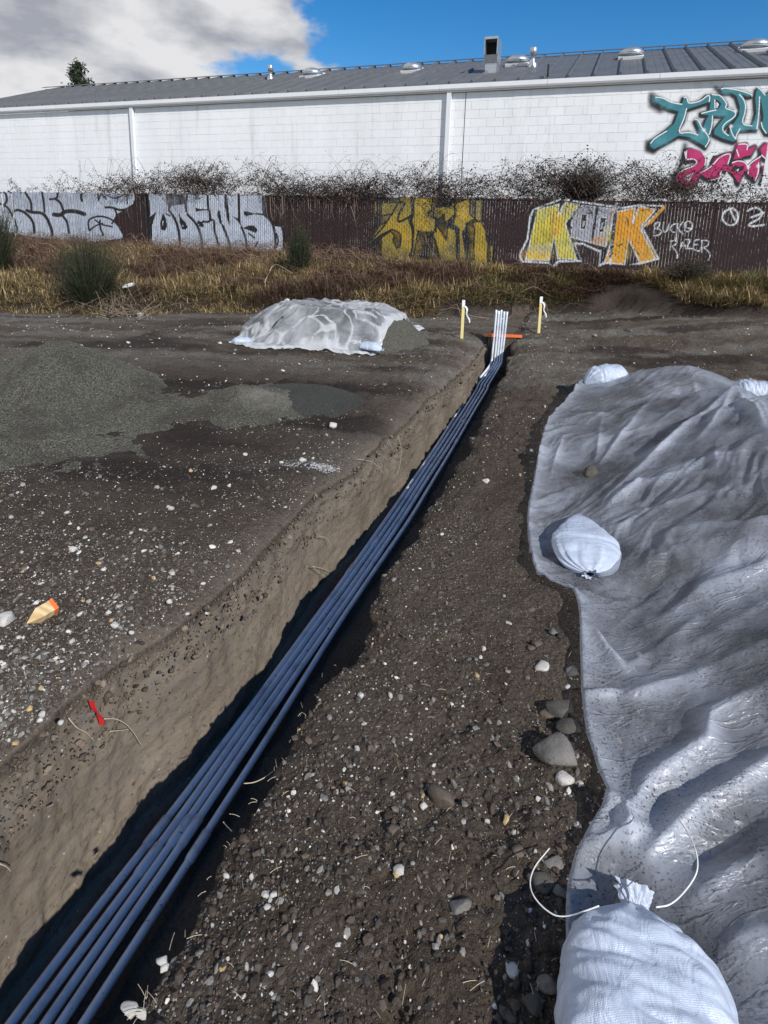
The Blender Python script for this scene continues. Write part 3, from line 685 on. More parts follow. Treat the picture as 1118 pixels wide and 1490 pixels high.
for w, P in [(8, [(225, 175), (270, 240), (295, 320), (302, 440)]), (8, [(355, 205), (420, 270), (450, 350), (460, 440)]), (7, [(498, 62), (500, 160), (512, 180), (518, 260), (465, 255)]), (7, [(520, 242), (545, 245), (545, 320), (570, 400), (590, 500)]),
             (8, [(605, 285), (640, 370), (658, 440), (660, 520)]), (8, [(718, 72), (720, 240)]), (7, [(738, 295), (768, 370), (776, 450), (775, 520)]), (6, [(840, 200), (890, 205)]), (8, [(890, 60), (888, 200), (940, 240), (970, 300), (980, 430), (960, 490)]),
             (5, [(850, 400), (810, 480)]), (5, [(790, 340), (830, 370)]), (5, [(985, 340), (1000, 400), (980, 440)]), (8, [(55, 50), (890, 62)]), (7, [(985, 282), (1036, 285), (1034, 520)]), (5, [(205, 200), (230, 215)])]: g2.append(('line', BLK, w, P))
g2 += [('poly', SIL, [(176, 255), (186, 248), (180, 285)]), ('poly', SIL, [(314, 282), (326, 278), (328, 298)]), ('poly', SIL, [(428, 272), (438, 275), (434, 284)])]
for q in ((150, 120), (420, 400), (700, 420), (880, 120), (260, 130)): g2.append(('blot', SIL2, q, (110, 80), .45))
# 3: gold block letters
g3 = [('poly', BLK, [(85, 62), (210, 70), (215, 25), (400, 25), (570, 38), (720, 62), (740, 90), (860, 40), (985, 60), (985, 240), (1020, 330), (1025, 430), (1055, 435), (1055, 620), (80, 620), (85, 430), (20, 440), (85, 300)]),
      ('poly', YEL, [(140, 85), (320, 78), (285, 68), (290, 28), (385, 35), (390, 180), (360, 215), (395, 270), (400, 400), (385, 480), (340, 560), (310, 620), (130, 620), (140, 370), (215, 315), (245, 345), (235, 400), (265, 455), (295, 440), (300, 350), (265, 315), (225, 300), (130, 350), (28, 432), (60, 370), (130, 270), (190, 232), (225, 175), (140, 190)]),
      ('poly', YEL, [(85, 70), (105, 72), (100, 240), (85, 240)]), ('poly', YEL, [(90, 400), (103, 395), (95, 620), (80, 620)]),
      ('poly', YEL, [(402, 70), (415, 40), (560, 45), (555, 62), (550, 150), (520, 158), (525, 190), (580, 215), (585, 320), (540, 330), (500, 320), (520, 400), (570, 500), (600, 620), (560, 620), (470, 420), (440, 310), (410, 480), (385, 570), (380, 520), (405, 400), (402, 280), (385, 230), (400, 190)]),
      ('poly', BLK, [(440, 245), (470, 190), (478, 240)]), ('poly', BLK, [(442, 310), (495, 315), (500, 380), (575, 530), (560, 590), (480, 580), (470, 450)]),
      ('poly', YEL, [(570, 120), (700, 112), (735, 60), (740, 180), (700, 215), (660, 250), (650, 180), (595, 225), (570, 190)]), ('poly', YEL, [(560, 330), (590, 270), (640, 340), (670, 390), (680, 280), (750, 310), (755, 620), (640, 620), (600, 470)]),
      ('poly', YEL, [(745, 90), (860, 45), (862, 180), (900, 215), (860, 235), (800, 330), (830, 520), (820, 620), (770, 620), (775, 300), (720, 260), (745, 190)]), ('poly', YEL, [(905, 60), (970, 55), (965, 235), (905, 225)]),
      ('poly', YEL, [(880, 245), (950, 235), (990, 290), (1005, 420), (1000, 620), (895, 620), (893, 400), (900, 300)]), ('poly', YEL, [(1025, 432), (1052, 432), (1045, 600), (1025, 600)]),
      ('poly', YEL, [(960, 60), (978, 60), (975, 240), (1008, 310), (1012, 425), (1000, 400), (985, 300), (955, 240)]),
      ('poly', BLK, [(585, 205), (655, 340), (665, 390), (640, 330), (590, 260)])]
for q in ((230, 230), (480, 230), (500, 90), (640, 380), (920, 290), (310, 350), (800, 170), (940, 480), (400, 420)): g3.append(('blot', GLD, q, (70, 90), .75))
for q in ((160, 520), (200, 140), (350, 540), (600, 560), (720, 450), (800, 560), (930, 120), (560, 180), (300, 60)): g3.append(('blot', OCH, q, (80, 90), .9))
for w, P in [(5, [(280, 80), (190, 240), (60, 390)]), (6, [(330, 90), (270, 200), (280, 250), (380, 190)]), (6, [(395, 60), (392, 190), (360, 225), (398, 300), (395, 420)]), (6, [(680, 240), (760, 300), (755, 600)]), (6, [(545, 320), (590, 420), (620, 600)]), (6, [(835, 250), (838, 340), (830, 600)])]: g3.append(('line', BLK, w, P))
g1 = [(o_[0], o_[1], o_[2]*1.7, o_[3]) if o_[0] == 'line' else o_ for o_ in g1]; g2 = [(o_[0], o_[1], o_[2]*2.0, o_[3]) if o_[0] == 'line' else o_ for o_ in g2]; g3 = [(o_[0], o_[1], o_[2]*2.6, o_[3]) if o_[0] == 'line' else o_ for o_ in g3] + [('sline', BLK, 11, o_[2]+[o_[2][0]]) for o_ in g3 if o_[0] == 'poly' and o_[1] == YEL]
# 4: yellow and orange KOOK with white outline
WO = [('fat', WHT, P, 9) for P in ([(130, 120), (330, 45), (470, 68), (560, 80), (760, 108), (870, 90), (1050, 95), (900, 250), (1015, 470), (880, 505), (640, 500), (590, 520), (605, 420), (480, 365), (420, 360), (475, 485), (300, 490), (285, 535), (240, 500), (45, 490), (30, 440), (85, 330), (105, 170)],)]
g4 = WO + [('poly', BLK, [(130, 128), (330, 52), (470, 76), (760, 116), (870, 98), (1040, 102), (892, 250), (1005, 465), (880, 495), (790, 515), (640, 490), (598, 505), (612, 415), (480, 358), (412, 352), (465, 480), (300, 480), (262, 520), (235, 490), (55, 484), (40, 440), (93, 330), (113, 175)]),
      ('poly', (0.03, 0.014, 0.013), [(425, 372), (480, 378), (600, 428), (590, 520), (475, 500)]),
      ('fat', WHT, [(160, 120), (310, 82), (300, 160), (350, 70), (455, 88), (355, 220), (435, 475), (300, 470), (275, 300), (240, 482), (72, 478)], 5),
      ('poly', LEM, [(160, 125), (305, 88), (302, 165), (320, 165), (355, 76), (448, 92), (350, 220), (428, 470), (305, 465), (275, 290), (235, 475), (80, 472)]),
      ('fat', WHT, [(470, 90), (720, 118), (640, 385), (395, 318), (400, 200)], 4), ('poly', GRY, [(470, 94), (714, 122), (636, 380), (400, 314), (405, 200)]),
      ('poly', BLK, [(570, 98), (590, 100), (550, 345), (535, 342)]), ('fat', WHT, [(470, 158), (510, 160), (492, 262), (458, 258)], 5), ('poly', BLK, [(470, 158), (510, 160), (492, 258), (460, 256)]),
      ('fat', WHT, [(600, 178), (645, 180), (620, 282), (588, 278)], 5), ('poly', BLK, [(600, 178), (645, 180), (620, 280), (590, 276)]), ('poly', GRY, [(480, 200), (498, 200), (484, 245), (470, 243)]), ('poly', GRY, [(608, 210), (628, 212), (612, 262), (600, 260)]),
      ('fat', WHT, [(720, 135), (850, 108), (825, 215), (875, 98), (995, 120), (885, 250), (995, 475), (880, 500), (800, 325), (775, 512), (630, 495), (690, 310)], 5),
      ('poly', ORG, [(725, 140), (845, 113), (822, 218), (838, 218), (880, 104), (985, 122), (878, 250), (985, 470), (885, 494), (802, 315), (770, 506), (638, 490), (696, 310)]),
      ('poly', ORG, [(1045, 95), (1070, 100), (960, 225), (915, 245)])]
for q, rr_, cc in (((200, 330), (90, 80), YEL), ((290, 230), (50, 90), ORG), ((140, 440), (120, 40), ORG), ((180, 400), (100, 40), (0.35, 0.36, 0.33)), ((400, 150), (60, 60), (0.35, 0.36, 0.33)), ((370, 380), (60, 90), (0.42, 0.42, 0.22)), ((200, 150), (60, 40), (0.5, 0.5, 0.25)), ((600, 340), (60, 35), ORG), ((665, 300), (40, 60), LEM), ((690, 170), (30, 60), (0.7, 0.42, 0.25)), ((760, 400), (60, 80), GLD), ((900, 160), (60, 50), GLD), ((950, 420), (50, 60), GLD)): g4.append(('blot', cc, q, rr_, .8))
g4 += [('line', BLK, 16, [(395, 250), (365, 215), (400, 185)]), ('line', BLK, 6, [(720, 380), (760, 365)]), ('line', BLK, 6, [(840, 400), (880, 440)]), ('line', BLK, 7, [(790, 180), (800, 230)]), ('line', BLK, 9, [(520, 120), (550, 145), (515, 150)])]
# 5: thin white tags, drawn at 2.958 a pixel from 740,100
g5 = []
def stroke(P, w=5): g5.append(('line', WHT, w, P))
for P in ([(632, 665), (625, 710)], [(632, 665), (655, 660), (645, 685), (628, 688)], [(628, 688), (660, 692), (655, 715), (625, 718)], [(668, 662), (665, 705), (685, 700), (690, 668)], [(718, 668), (700, 675), (698, 700), (715, 705)], [(728, 665), (722, 735)],
          [(750, 660), (728, 690), (752, 712)], [(765, 670), (755, 700), (785, 700), (795, 665), (770, 652), (750, 680), (790, 690)],
          [(700, 740), (695, 780)], [(698, 742), (725, 738), (720, 760), (700, 762), (728, 790), (726, 815)], [(740, 775), (748, 740), (765, 775)], [(742, 762), (762, 760)], [(762, 735), (785, 735), (765, 775), (790, 775)], [(820, 735), (798, 738), (795, 780), (822, 785)], [(797, 758), (815, 757)],
          [(832, 738), (832, 790)], [(832, 738), (865, 740), (858, 765), (835, 768), (870, 790), (862, 825)]): stroke(P, 5)
NA = len(g5)
for P in ([(965, 600), (925, 615), (918, 650), (950, 678), (985, 665), (990, 620), (965, 600)], [(950, 600), (975, 650)], [(1030, 612), (1060, 595), (1095, 610), (1085, 645), (1030, 670), (1045, 680), (1100, 672)], [(1045, 640), (1100, 620)], [(1130, 600), (1125, 670), (1170, 675)]): stroke(P, 8)
# wall: teal letters and magenta letters (6.28 a pixel from 940,100)
TEA = (0.035, 0.20, 0.235); TEL = (0.12, 0.36, 0.40); MAG = (0.50, 0.018, 0.13); MG2 = (0.62, 0.05, 0.22)
T1P = [(75, 275), (110, 252), (150, 262), (230, 310), (330, 322), (350, 262), (375, 260), (385, 315), (450, 310), (510, 285), (560, 240), (592, 245), (585, 300), (500, 330), (400, 362), (375, 375), (350, 470), (300, 545), (285, 590), (400, 575), (480, 605), (500, 575), (455, 480), (470, 460), (510, 540), (570, 610), (580, 660), (548, 715), (470, 665), (400, 625), (300, 610), (250, 640), (130, 705), (75, 735), (35, 705), (60, 650), (190, 560), (260, 500), (300, 390), (230, 370), (130, 325)]
T2P = [(600, 240), (660, 235), (720, 275), (745, 330), (740, 365), (800, 375), (835, 400), (820, 440), (750, 510), (700, 560), (730, 600), (760, 612), (770, 530), (790, 560), (830, 650), (800, 665), (710, 640), (625, 600), (625, 560), (680, 490), (730, 430), (650, 425), (610, 430), (610, 500), (595, 590), (570, 610), (520, 560), (545, 480), (575, 425), (510, 418), (510, 400), (580, 380), (590, 310)]
T2H = [(630, 290), (650, 280), (690, 320), (665, 365), (630, 370)]
T3P = [(690, 190), (710, 175), (850, 195), (960, 225), (975, 245), (930, 255), (880, 235), (905, 290), (915, 370), (890, 470), (870, 510), (960, 520), (985, 500), (1010, 400), (1000, 260), (1015, 190), (1035, 175), (1090, 240), (1150, 200), (1190, 260), (1200, 600), (1100, 590), (1060, 520), (1075, 430), (1060, 330), (1045, 260), (1035, 400), (1010, 555), (850, 560), (820, 610), (785, 560), (790, 520), (850, 430), (860, 350), (830, 250), (780, 215), (700, 215)]
M1P = [(380, 735), (420, 730), (500, 760), (545, 810), (545, 870), (500, 920), (400, 990), (390, 1010), (450, 960), (530, 920), (590, 915), (640, 830), (700, 785), (790, 765), (750, 870), (745, 900), (790, 890), (790, 850), (830, 840), (900, 850), (940, 900), (1050, 800), (1035, 960), (1000, 1020), (950, 980), (920, 930), (880, 970), (850, 1050), (820, 1000), (770, 940), (700, 930), (660, 1010), (580, 1010), (500, 965), (440, 1060), (390, 1095), (330, 1080), (280, 1030), (280, 970), (350, 920), (440, 890), (475, 860), (460, 830), (380, 840), (370, 800)]
M2P = [(850, 690), (930, 680), (920, 740), (1010, 700), (960, 790), (900, 800), (870, 820), (800, 830), (830, 740)]
M3P = [(1050, 730), (1100, 680), (1200, 700), (1200, 840), (1100, 830), (1060, 790)]
M4P = [(1060, 900), (1200, 880), (1200, 1060), (1060, 1040), (1090, 960)]
gw = []
for P in (T1P, T2P, T3P): gw.append(('mist', BLK, 48, [(a-12, b+14) for a, b in P]+[(P[0][0]-12, P[0][1]+14)], .55))
gw.append(('mist', BLK, 60, [(55, 250), (60, 330), (130, 370)], .9)); gw.append(('mist', BLK, 50, [(20, 680), (20, 740), (70, 750)], .9)); gw.append(('mist', BLK, 40, [(640, 180), (690, 210)], .8)); gw.append(('mist', BLK, 45, [(360, 700), (320, 900), (250, 980), (260, 1080), (380, 1160)], .7))
for P in (T1P, T2P, T3P): gw.append(('fat', BLK, [(a-10, b+14) for a, b in P], 24))
for P in (T1P, T2P, T3P): gw.append(('poly', TEA, P))
gw.append(('poly', BLK, [(a, b) for a, b in T2H])); gw.append(('poly', WHT, [(645, 300), (670, 325), (655, 355), (642, 355)])); gw.append(('poly', WHT, [(745, 290), (790, 290), (795, 350), (765, 350)]))
for q, rr_ in (((110, 280), (60, 40)), ((140, 660), (100, 50)), ((480, 620), (90, 50)), ((200, 340), (60, 40)), ((740, 210), (60, 30)), ((680, 400), (70, 40)), ((870, 540), (60, 40)), ((1010, 520), (40, 60)), ((340, 430), (30, 60)), ((520, 560), (40, 50))): gw.append(('blot', TEL, q, rr_, .7))
for P in ([(90, 262), (150, 262), (230, 310), (330, 325)], [(350, 265), (362, 258), (378, 265), (385, 318), (450, 310), (510, 290), (560, 245), (588, 245), (580, 300)], [(372, 365), (350, 460), (285, 595), (400, 578), (475, 605)], [(450, 465), (475, 462), (510, 540), (575, 615), (580, 660), (545, 715)], [(190, 570), (80, 635), (45, 680)],
          [(510, 408), (600, 385), (640, 378)], [(605, 235), (640, 240), (680, 240), (745, 320), (720, 360), (790, 380), (825, 400), (815, 440), (720, 500), (700, 540), (710, 580), (755, 610)], [(630, 285), (632, 360)], [(610, 430), (605, 520), (580, 600)], [(770, 530), (790, 600), (825, 650), (820, 620), (860, 550)],
          [(690, 185), (720, 175), (850, 195), (970, 235), (970, 250)], [(855, 235), (905, 290), (915, 380), (870, 510), (970, 522)], [(1010, 165), (1040, 180), (1090, 240)], [(1040, 255), (1035, 400), (1015, 550)], [(1055, 490), (1065, 540), (1100, 590)]): gw.append(('line', (0.85, 0.87, 0.88), 8, P))
for P in (M1P, M2P, M3P, M4P): gw.append(('fat', BLK, [(a-14, b+12) for a, b in P], 34))
gw.append(('poly', BLK, [(345, 730), (380, 735), (370, 830), (300, 915)])); gw.append(('fat', BLK, [(590, 860), (620, 800), (680, 795), (640, 860), (610, 920)], 12)); gw.append(('poly', (0.75, 0.75, 0.76), [(350, 760), (385, 740), (370, 850)]))
for P in (M1P, M2P, M3P, M4P): gw.append(('poly', MAG, P))
for q in ((470, 790), (350, 1010), (680, 850), (870, 720), (620, 970), (1110, 740), (1120, 980)): gw.append(('blot', MG2, q, (60, 50), .7))
gw.append(('poly', BLK, [(780, 910), (820, 880), (850, 895), (900, 885), (895, 920), (850, 945), (810, 935)])); gw.append(('poly', WHT, [(820, 925), (850, 912), (845, 940)]))
gw.append(('poly', WHT, [(350, 990), (440, 950), (395, 1030)])); gw.append(('poly', MAG, [(390, 990), (420, 975), (400, 1005)]))
gw.append(('fat', (0.80, 0.80, 0.80), [(650, 1060), (690, 960), (720, 1000), (740, 950), (790, 1010), (800, 1080), (700, 1100)], 10))
for P in ([(380, 830), (430, 820), (475, 850), (440, 890), (350, 920), (285, 960)], [(520, 770), (550, 820), (540, 880)], [(500, 950), (570, 915), (620, 870), (680, 800), (785, 765), (750, 870)], [(790, 860), (840, 840), (900, 850), (935, 890), (935, 960)], [(1050, 800), (960, 860), (935, 895)], [(1030, 860), (1030, 950), (1000, 1020)], [(570, 1020), (665, 1010), (690, 940)], [(850, 690), (935, 685), (925, 740)], [(830, 740), (850, 800)], [(1200, 830), (1100, 830), (1060, 790)], [(1055, 1045), (1130, 1050)]): gw.append(('line', (0.85, 0.85, 0.86), 8, P))
for q in ((530, 560), (820, 385), (780, 525), (935, 895), (1025, 890)): gw.append(('mist', (0.9, 0.93, 0.95), 26, [q, (q[0]+1, q[1])], 1.0))

def paint_wall():
    ta, za = wall_tz(925, 290); tb, _ = wall_tz(1135, 100); z1 = EAVE_Z-0.03; z0_ = wall_tz(1000, 300)[1]
    nx, nz = 330, int(330*(z1-z0_)/(tb-ta))
    Tt, Zz = np.meshgrid(np.linspace(ta, tb, nx), np.linspace(z0_, z1, nz)); P = wallp(0, 0, 0.005)+Tt[..., None]*WT3+Zz[..., None]*UP
    d = P-EYE; Zd = d@FV; X = PX+FPX*(d@RV)/Zd; Y = PY-FPX*(d@UV)/Zd
    Cc = draw(X, Y, gw, 940, 100, 6.28)
    Cc[..., 3] *= (0.97)
    Fq = grid_faces(nz, nx); keep = Cc[..., 3].ravel()[Fq].max(1) > 0.02; Fq = Fq[keep]
    used = np.unique(Fq); mp_ = np.full(nx*nz, -1); mp_[used] = np.arange(len(used))
    o = mesh_np('graffiti', P.reshape(-1, 3)[used], mp_[Fq], MAT_PAINT_WALL, bld, False, dict(paint=Cc.reshape(-1, 4)[used]))
    o['label'] = 'teal letters above magenta letters sprayed on the white block wall'
paint_wall()

# ------------------------------------------------------------------ fence
fence = empty('slatted_fence', (F0[0], F0[1], BANK_Z)); tag(fence, 'long dark brown chain link fence filled with vertical slats, covered in graffiti', 'fence')
def fp(t, z, o=0.0): return np.array([F0[0], F0[1], 0]) + WT3*t + UP*z + WN3*o
def fence_tz(px, py):
    p = at_plane(px, py, fp(0, 0), WN3); return float(np.dot(p-fp(0, 0), WT3)), float(p[2])
FTOP = fence_tz(559, 285.5)[1]; FBOT = 0.72
PITCH_S, SW = 0.0635, 0.0555
tS = np.arange(-18.0, 14.5, PITCH_S)
S_top = FTOP + RNG.uniform(-0.035, 0.012, len(tS)) - 0.03*(RNG.random(len(tS)) < 0.12)
jo = RNG.uniform(-0.004, 0.004, len(tS)); keepS = RNG.random(len(tS)) > np.where(tS > 1.0, 0.03, 0.006)
mb = MB(); FM = np.eye(4); FM[:3, 0] = WT3; FM[:3, 1] = -WN3; FM[:3, 2] = UP; FM[:3, 3] = fp(0, 0)
for t, zt, j, kp in zip(tS, S_top, jo, keepS):
    if kp: mb.box(t-SW/2, t+SW/2, j, j+0.008, FBOT, zt, M=FM)
tag(mb.build('slats', MAT_SLAT, fence), kind='stuff')
mb = MB()                                              # woven wire: zigzags in front of and behind the slats
nz = int((FTOP-FBOT)/0.058); zz = FBOT+np.arange(nz+1)*0.058
for i, t in enumerate(tS):
    if t < -14.5 or t > 9.5: continue
    P = np.stack([fp(0, 0, 0.009)+WT3*(t+(0.032 if (k+i) % 2 else -0.032))+UP*z_ for k, z_ in enumerate(zz)])
    V, Fs = tube_vf(P, 0.0014, 3, False); mb.add(V, Fs)
tag(mb.build('chain_link', MAT_WIRE, fence, False), kind='stuff')
mb = MB(); mb.tube([fp(-18, FTOP-0.05, -0.03), fp(14.5, FTOP-0.05, -0.03)], 0.021, 8).build('top_rail', MAT_WIRE, fence, True)
for t in np.arange(-17.5, 14.4, 2.9): MB().tube([fp(t, 0.6, -0.04), fp(t, FTOP+0.03, -0.04)], 0.03, 10).build('post', MAT_WIRE, fence, True)
def paint_fence(ops, ox, oy, s, x0, x1, y0, y1, label):
    ta = fence_tz(x0, (y0+y1)/2)[0]; tb = fence_tz(x1, (y0+y1)/2)[0]
    sel = np.where((tS > ta) & (tS < tb) & keepS)[0]; nzz = 100; Vs, Fs, As, n = [], [], [], 0
    for i in sel:
        t = tS[i]; zz_ = np.linspace(FBOT, S_top[i]-0.002, nzz); tt_ = np.linspace(t-SW/2+.001, t+SW/2-.001, 4)
        Tt, Zz = np.meshgrid(tt_, zz_); P = fp(0, 0, 0.0025-jo[i])+Tt[..., None]*WT3+Zz[..., None]*UP
        Vs.append(P.reshape(-1, 3)); Fs.append(grid_faces(nzz, 4, n)); n += nzz*4
    V = np.concatenate(Vs); Fq = np.concatenate(Fs); d = V-EYE; Zd = d@FV; X = PX+FPX*(d@RV)/Zd; Y = PY-FPX*(d@UV)/Zd
    Cc = draw(X, Y, ops, ox, oy, s)
    keep = Cc[:, 3][Fq].max(1) > 0.3; Fq = Fq[keep]; used = np.unique(Fq); mp_ = np.full(len(V), -1); mp_[used] = np.arange(len(used))
    o = mesh_np('graffiti', V[used], mp_[Fq], MAT_PAINT_FENCE, fence, False, dict(paint=Cc[used])); o['label'] = label
paint_fence(g1, 0, 260, 5.082, -60, 222, 270, 350, 'wide silver letters with thin black outlines at the left end of the fence')
paint_fence(g2, 200, 270, 4.861, 205, 415, 278, 385, 'silver block letters ODENS outlined in black')
paint_fence(g3, 530, 280, 5.59, 530, 724, 280, 395, 'ragged gold and black block letters')
paint_fence(g4, 750, 280, 4.861, 750, 972, 285, 395, 'yellow, grey and orange letters KOOK with white outline')
paint_fence(g5[:NA], 740, 100, 2.958, 945, 1045, 290, 392, 'thin white handwritten tag BUCKO RAZER on brown slats')
paint_fence(g5[NA:], 740, 100, 2.958, 1045, 1145, 290, 392, 'two thick white spray loops near the right end of the fence')

# ------------------------------------------------------------------ tree behind the roof
def leaf_cloud(P, size, cols_, flat=0.4, rng=RNG):
    n = len(P); a = rng.normal(size=(n, 3)); a /= np.linalg.norm(a, axis=1)[:, None]; b = rng.normal(size=(n, 3)); b -= a*(a*b).sum(1)[:, None]; b /= np.linalg.norm(b, axis=1)[:, None]
    s = (size*rng.uniform(0.6, 1.4, n))[:, None]
    V = np.stack([P-a*s, P+b*s*flat, P+a*s, P-b*s*flat], 1).reshape(-1, 3); Fq = np.arange(4*n).reshape(n, 4)
    c_ = np.array(cols_)[rng.integers(0, len(cols_), n)]*rng.uniform(0.6, 1.35, n)[:, None]
    return V, Fq, np.repeat(np.concatenate([c_, np.ones((n, 1))], 1), 4, 0)
tp = at_z(131, 317, 1.6)  # direction only
d = ray(131, 316); d = d/np.linalg.norm(d[:2]); TB = d[:2]*34
tree = empty('evergreen_tree', (TB[0], TB[1], 1.0)); tag(tree, 'dark evergreen tree top showing above the far left of the grey roof', 'tree')
top = at_plane(131, 92, (TB[0], TB[1], 0), np.array([d[0], d[1], 0]))[2]
MB().tube([(TB[0], TB[1], 0.5), (TB[0]+.1, TB[1], 6), (TB[0], TB[1], top-0.3)], [0.28, 0.16, 0.02], 8).build('trunk', MAT_BARK, tree, True)
limbs = MB(); pts = []
for i in range(150):
    h = random.random()**0.8; z_ = top-0.1-h*5.2; L = (0.15+.85*min(1, h*1.6))*random.uniform(0.5, 1.2); a = random.uniform(0, 6.283)
    P = [np.array([TB[0], TB[1], z_]) + np.array([math.cos(a), math.sin(a), 0])*L*s + UP*(0.25*L*s+0.1*s) for s in (0, .5, 1)]
    limbs.tube(P, [0.03, 0.018, 0.006], 4)
    for s in np.linspace(0.3, 1.05, 10):
        q = P[0]+(P[2]-P[0])*s; pts.append(q+RNG.normal(size=(7, 3))*np.array([.13, .13, .10]))
limbs.build('limbs', MAT_BARK, tree, True)
V, Fq, A_ = leaf_cloud(np.concatenate(pts), 0.075, [(0.022, 0.032, 0.016), (0.035, 0.048, 0.022), (0.05, 0.062, 0.03)])
mesh_np('crown', V, Fq, MAT_LEAF, tree, False, dict(tint=A_))
for px_t, lab in ():
    pass

# ------------------------------------------------------------------ grass and brambles on the bank
def blades(P, L, lean, cols_, w=0.006, rng=RNG):
    n = len(P); a = rng.uniform(0, 6.283, n); ln = rng.uniform(0.1, 1, n)*lean
    dv = np.stack([np.cos(a)*ln, np.sin(a)*ln, np.ones(n)], 1); dv /= np.linalg.norm(dv, axis=1)[:, None]
    sd_ = np.stack([-np.sin(a), np.cos(a), 0*a], 1)*(w*rng.uniform(.6, 1.4, n))[:, None]
    L = (L*rng.uniform(0.5, 1.25, n))[:, None]
    m = P+dv*L*.5; droop = np.stack([np.cos(a)*ln, np.sin(a)*ln, -0.35*ln], 1)
    tip = m+(dv*.5+droop*.45)*L*0.9
    V = np.stack([P-sd_, P+sd_, m+sd_*.8, m-sd_*.8, tip], 1).reshape(-1, 3)
    b = np.arange(n)[:, None]*5
    c_ = np.array(cols_)[rng.integers(0, len(cols_), n)]*rng.uniform(0.6, 1.35, n)[:, None]
    return V, b+np.array([[0, 1, 2, 3]]), b+np.array([[3, 2, 4]]), np.repeat(np.concatenate([c_, np.ones((n, 1))], 1), 5, 0)
TAN = [(0.38, 0.27, 0.12), (0.52, 0.39, 0.20), (0.24, 0.16, 0.075), (0.09, 0.06, 0.03)]
GRN = [(0.085, 0.09, 0.03), (0.13, 0.12, 0.045), (0.05, 0.055, 0.02), (0.20, 0.17, 0.07)]
BRN = [(0.10, 0.055, 0.035), (0.13, 0.075, 0.045), (0.07, 0.04, 0.028), (0.17, 0.11, 0.07)]
def bank_points(n, rng=RNG, dlo=0.0, dhi=1.05):
    t = rng.uniform(-15.5, 9.5, n); df = np.interp(t, FOOT_T, FOOT_D); d_ = df*rng.uniform(dlo, dhi, n)
    x = F0[0]+FT[0]*t+FN[0]*d_; y_ = F0[1]+FT[1]*t+FN[1]*d_
    return x, y_, t, d_/df
def screen(x, y_, z):
    d = np.stack([x, y_, z], 1)-EYE; Z = d@FV; return PX+FPX*(d@RV)/Z, PY-FPX*(d@UV)/Z
x, y_, t, k = bank_points(230000)
z = land(x, y_); u_, v_ = screen(x, y_, z)
ramp = ((u_-918)/82)**2 + ((v_-452)/38)**2 < 1+0.5*fbm(x*2, y_*2, 0, 3)
ramp |= (v_ > 446+6*fbm(x*2, y_*2, 3, 3)) & (u_ > 640)
kp = (~ramp) & (k < 1.02+0.05*fbm(t*1.5, t*0, 0, 3)) & (u_ > -60) & (u_ < 1180)
x, y_, z, u_, v_, k, t = [q[kp] for q in (x, y_, z, u_, v_, k, t)]
patch = fbm(x*0.9, y_*0.9, 31, 4); clump = fbm(x*3.5, y_*3.5, 12, 3)
P = np.stack([x, y_, z-0.02], 1)
brown = (k < 0.50+1.5*patch+.5*clump) & ((u_ < 560) | (patch > .12))
green = (~brown) & (patch+0.3*clump+np.where(u_ > 700, .15, -.05) > 0.12)
tan_ = ~(brown | green)
Lc = np.clip(0.25+0.26*clump, 0.07, .50)*np.clip(.45+1.6*k, .45, 1)
tall = 1.0-0.45*(k > 0.93)
mb = MB()
for msk, cs in ((brown, BRN), (green, GRN+TAN[:1]), (tan_, TAN+GRN[:1])):
    V, q4, q3, A_ = blades(P[msk], (Lc*tall)[msk]*1.15, 2.1, cs, 0.0048); mb.add(V, [q4, q3], A_)
grass = mb.build('bank_grass', MAT_LEAF, None, False)
tag(grass, 'dry tan and green grass covering the bank below the fence', 'grass', None, 'stuff')

def canes(name, label, n, tfun, zfun, dfun, Lr, hr, rad, cols_, leafn, leafs, leafcols, kmin=6, rng=RNG, parent=None):
    mb = MB(); lp = []
    for i in range(n):
        t0 = tfun(); d0 = dfun(); z0_ = zfun(t0, d0); L = random.uniform(*Lr); h = random.uniform(*hr); sgn = random.choice((-1, 1)); dd_ = random.uniform(-.25, .25); ph = random.uniform(.35, 1.0)
        ss = np.linspace(0, 1, 9); prof_ = 4*(ss*ph)*(1-ss*ph)
        P = np.stack([fp(t0+sgn*L*s, z0_+h*q + 0.04*math.sin(9*s+i), d0+dd_*s+0.03*math.sin(7*s+i*2)) for s, q in zip(ss, prof_)])
        V, Fs = tube_vf(P, np.linspace(rad, rad*.4, 9), 3, False)
        c_ = np.array(random.choice(cols_))*random.uniform(.6, 1.4); mb.add(V, Fs, (*c_, 1))
        m_ = rng.poisson(leafn)
        if m_: 
            ks = rng.uniform(0.15, 1, m_)*8; i0 = ks.astype(int).clip(0, 7); fr_ = (ks-i0)[:, None]; lp.append(P[i0]*(1-fr_)+P[i0+1]*fr_+rng.normal(size=(m_, 3))*0.045)
    if lp:
        V, Fq, A_ = leaf_cloud(np.concatenate(lp), leafs, leafcols, 0.55); mb.add(V, Fq, A_)
    o = mb.build(name, MAT_CANE, parent, False); tag(o, label, 'brambles', None, 'stuff'); return o
dens_px = [(0, .12), (100, .18), (170, .3), (200, .9), (260, .9), (330, 1.0), (400, 1.25), (470, 1.1), (560, .8), (620, .65), (700, .6), (760, .8), (820, 1.1), (880, 1.1), (930, .8), (980, .75), (1118, .85)]
DT = np.array([fence_tz(a, 270)[0] for a, _ in dens_px]); DV = np.array([b for _, b in dens_px])
def t_dens():
    while True:
        t = random.uniform(-14.5, 9.0)
        if random.random()*1.25 < np.interp(t, DT, DV)*(.35+1.5*float(sstep(-.25, .35, vnoise(t*1.3+3, 0.5)))): return t
hmax = lambda t: 0.25+0.45*np.interp(t, DT, DV)
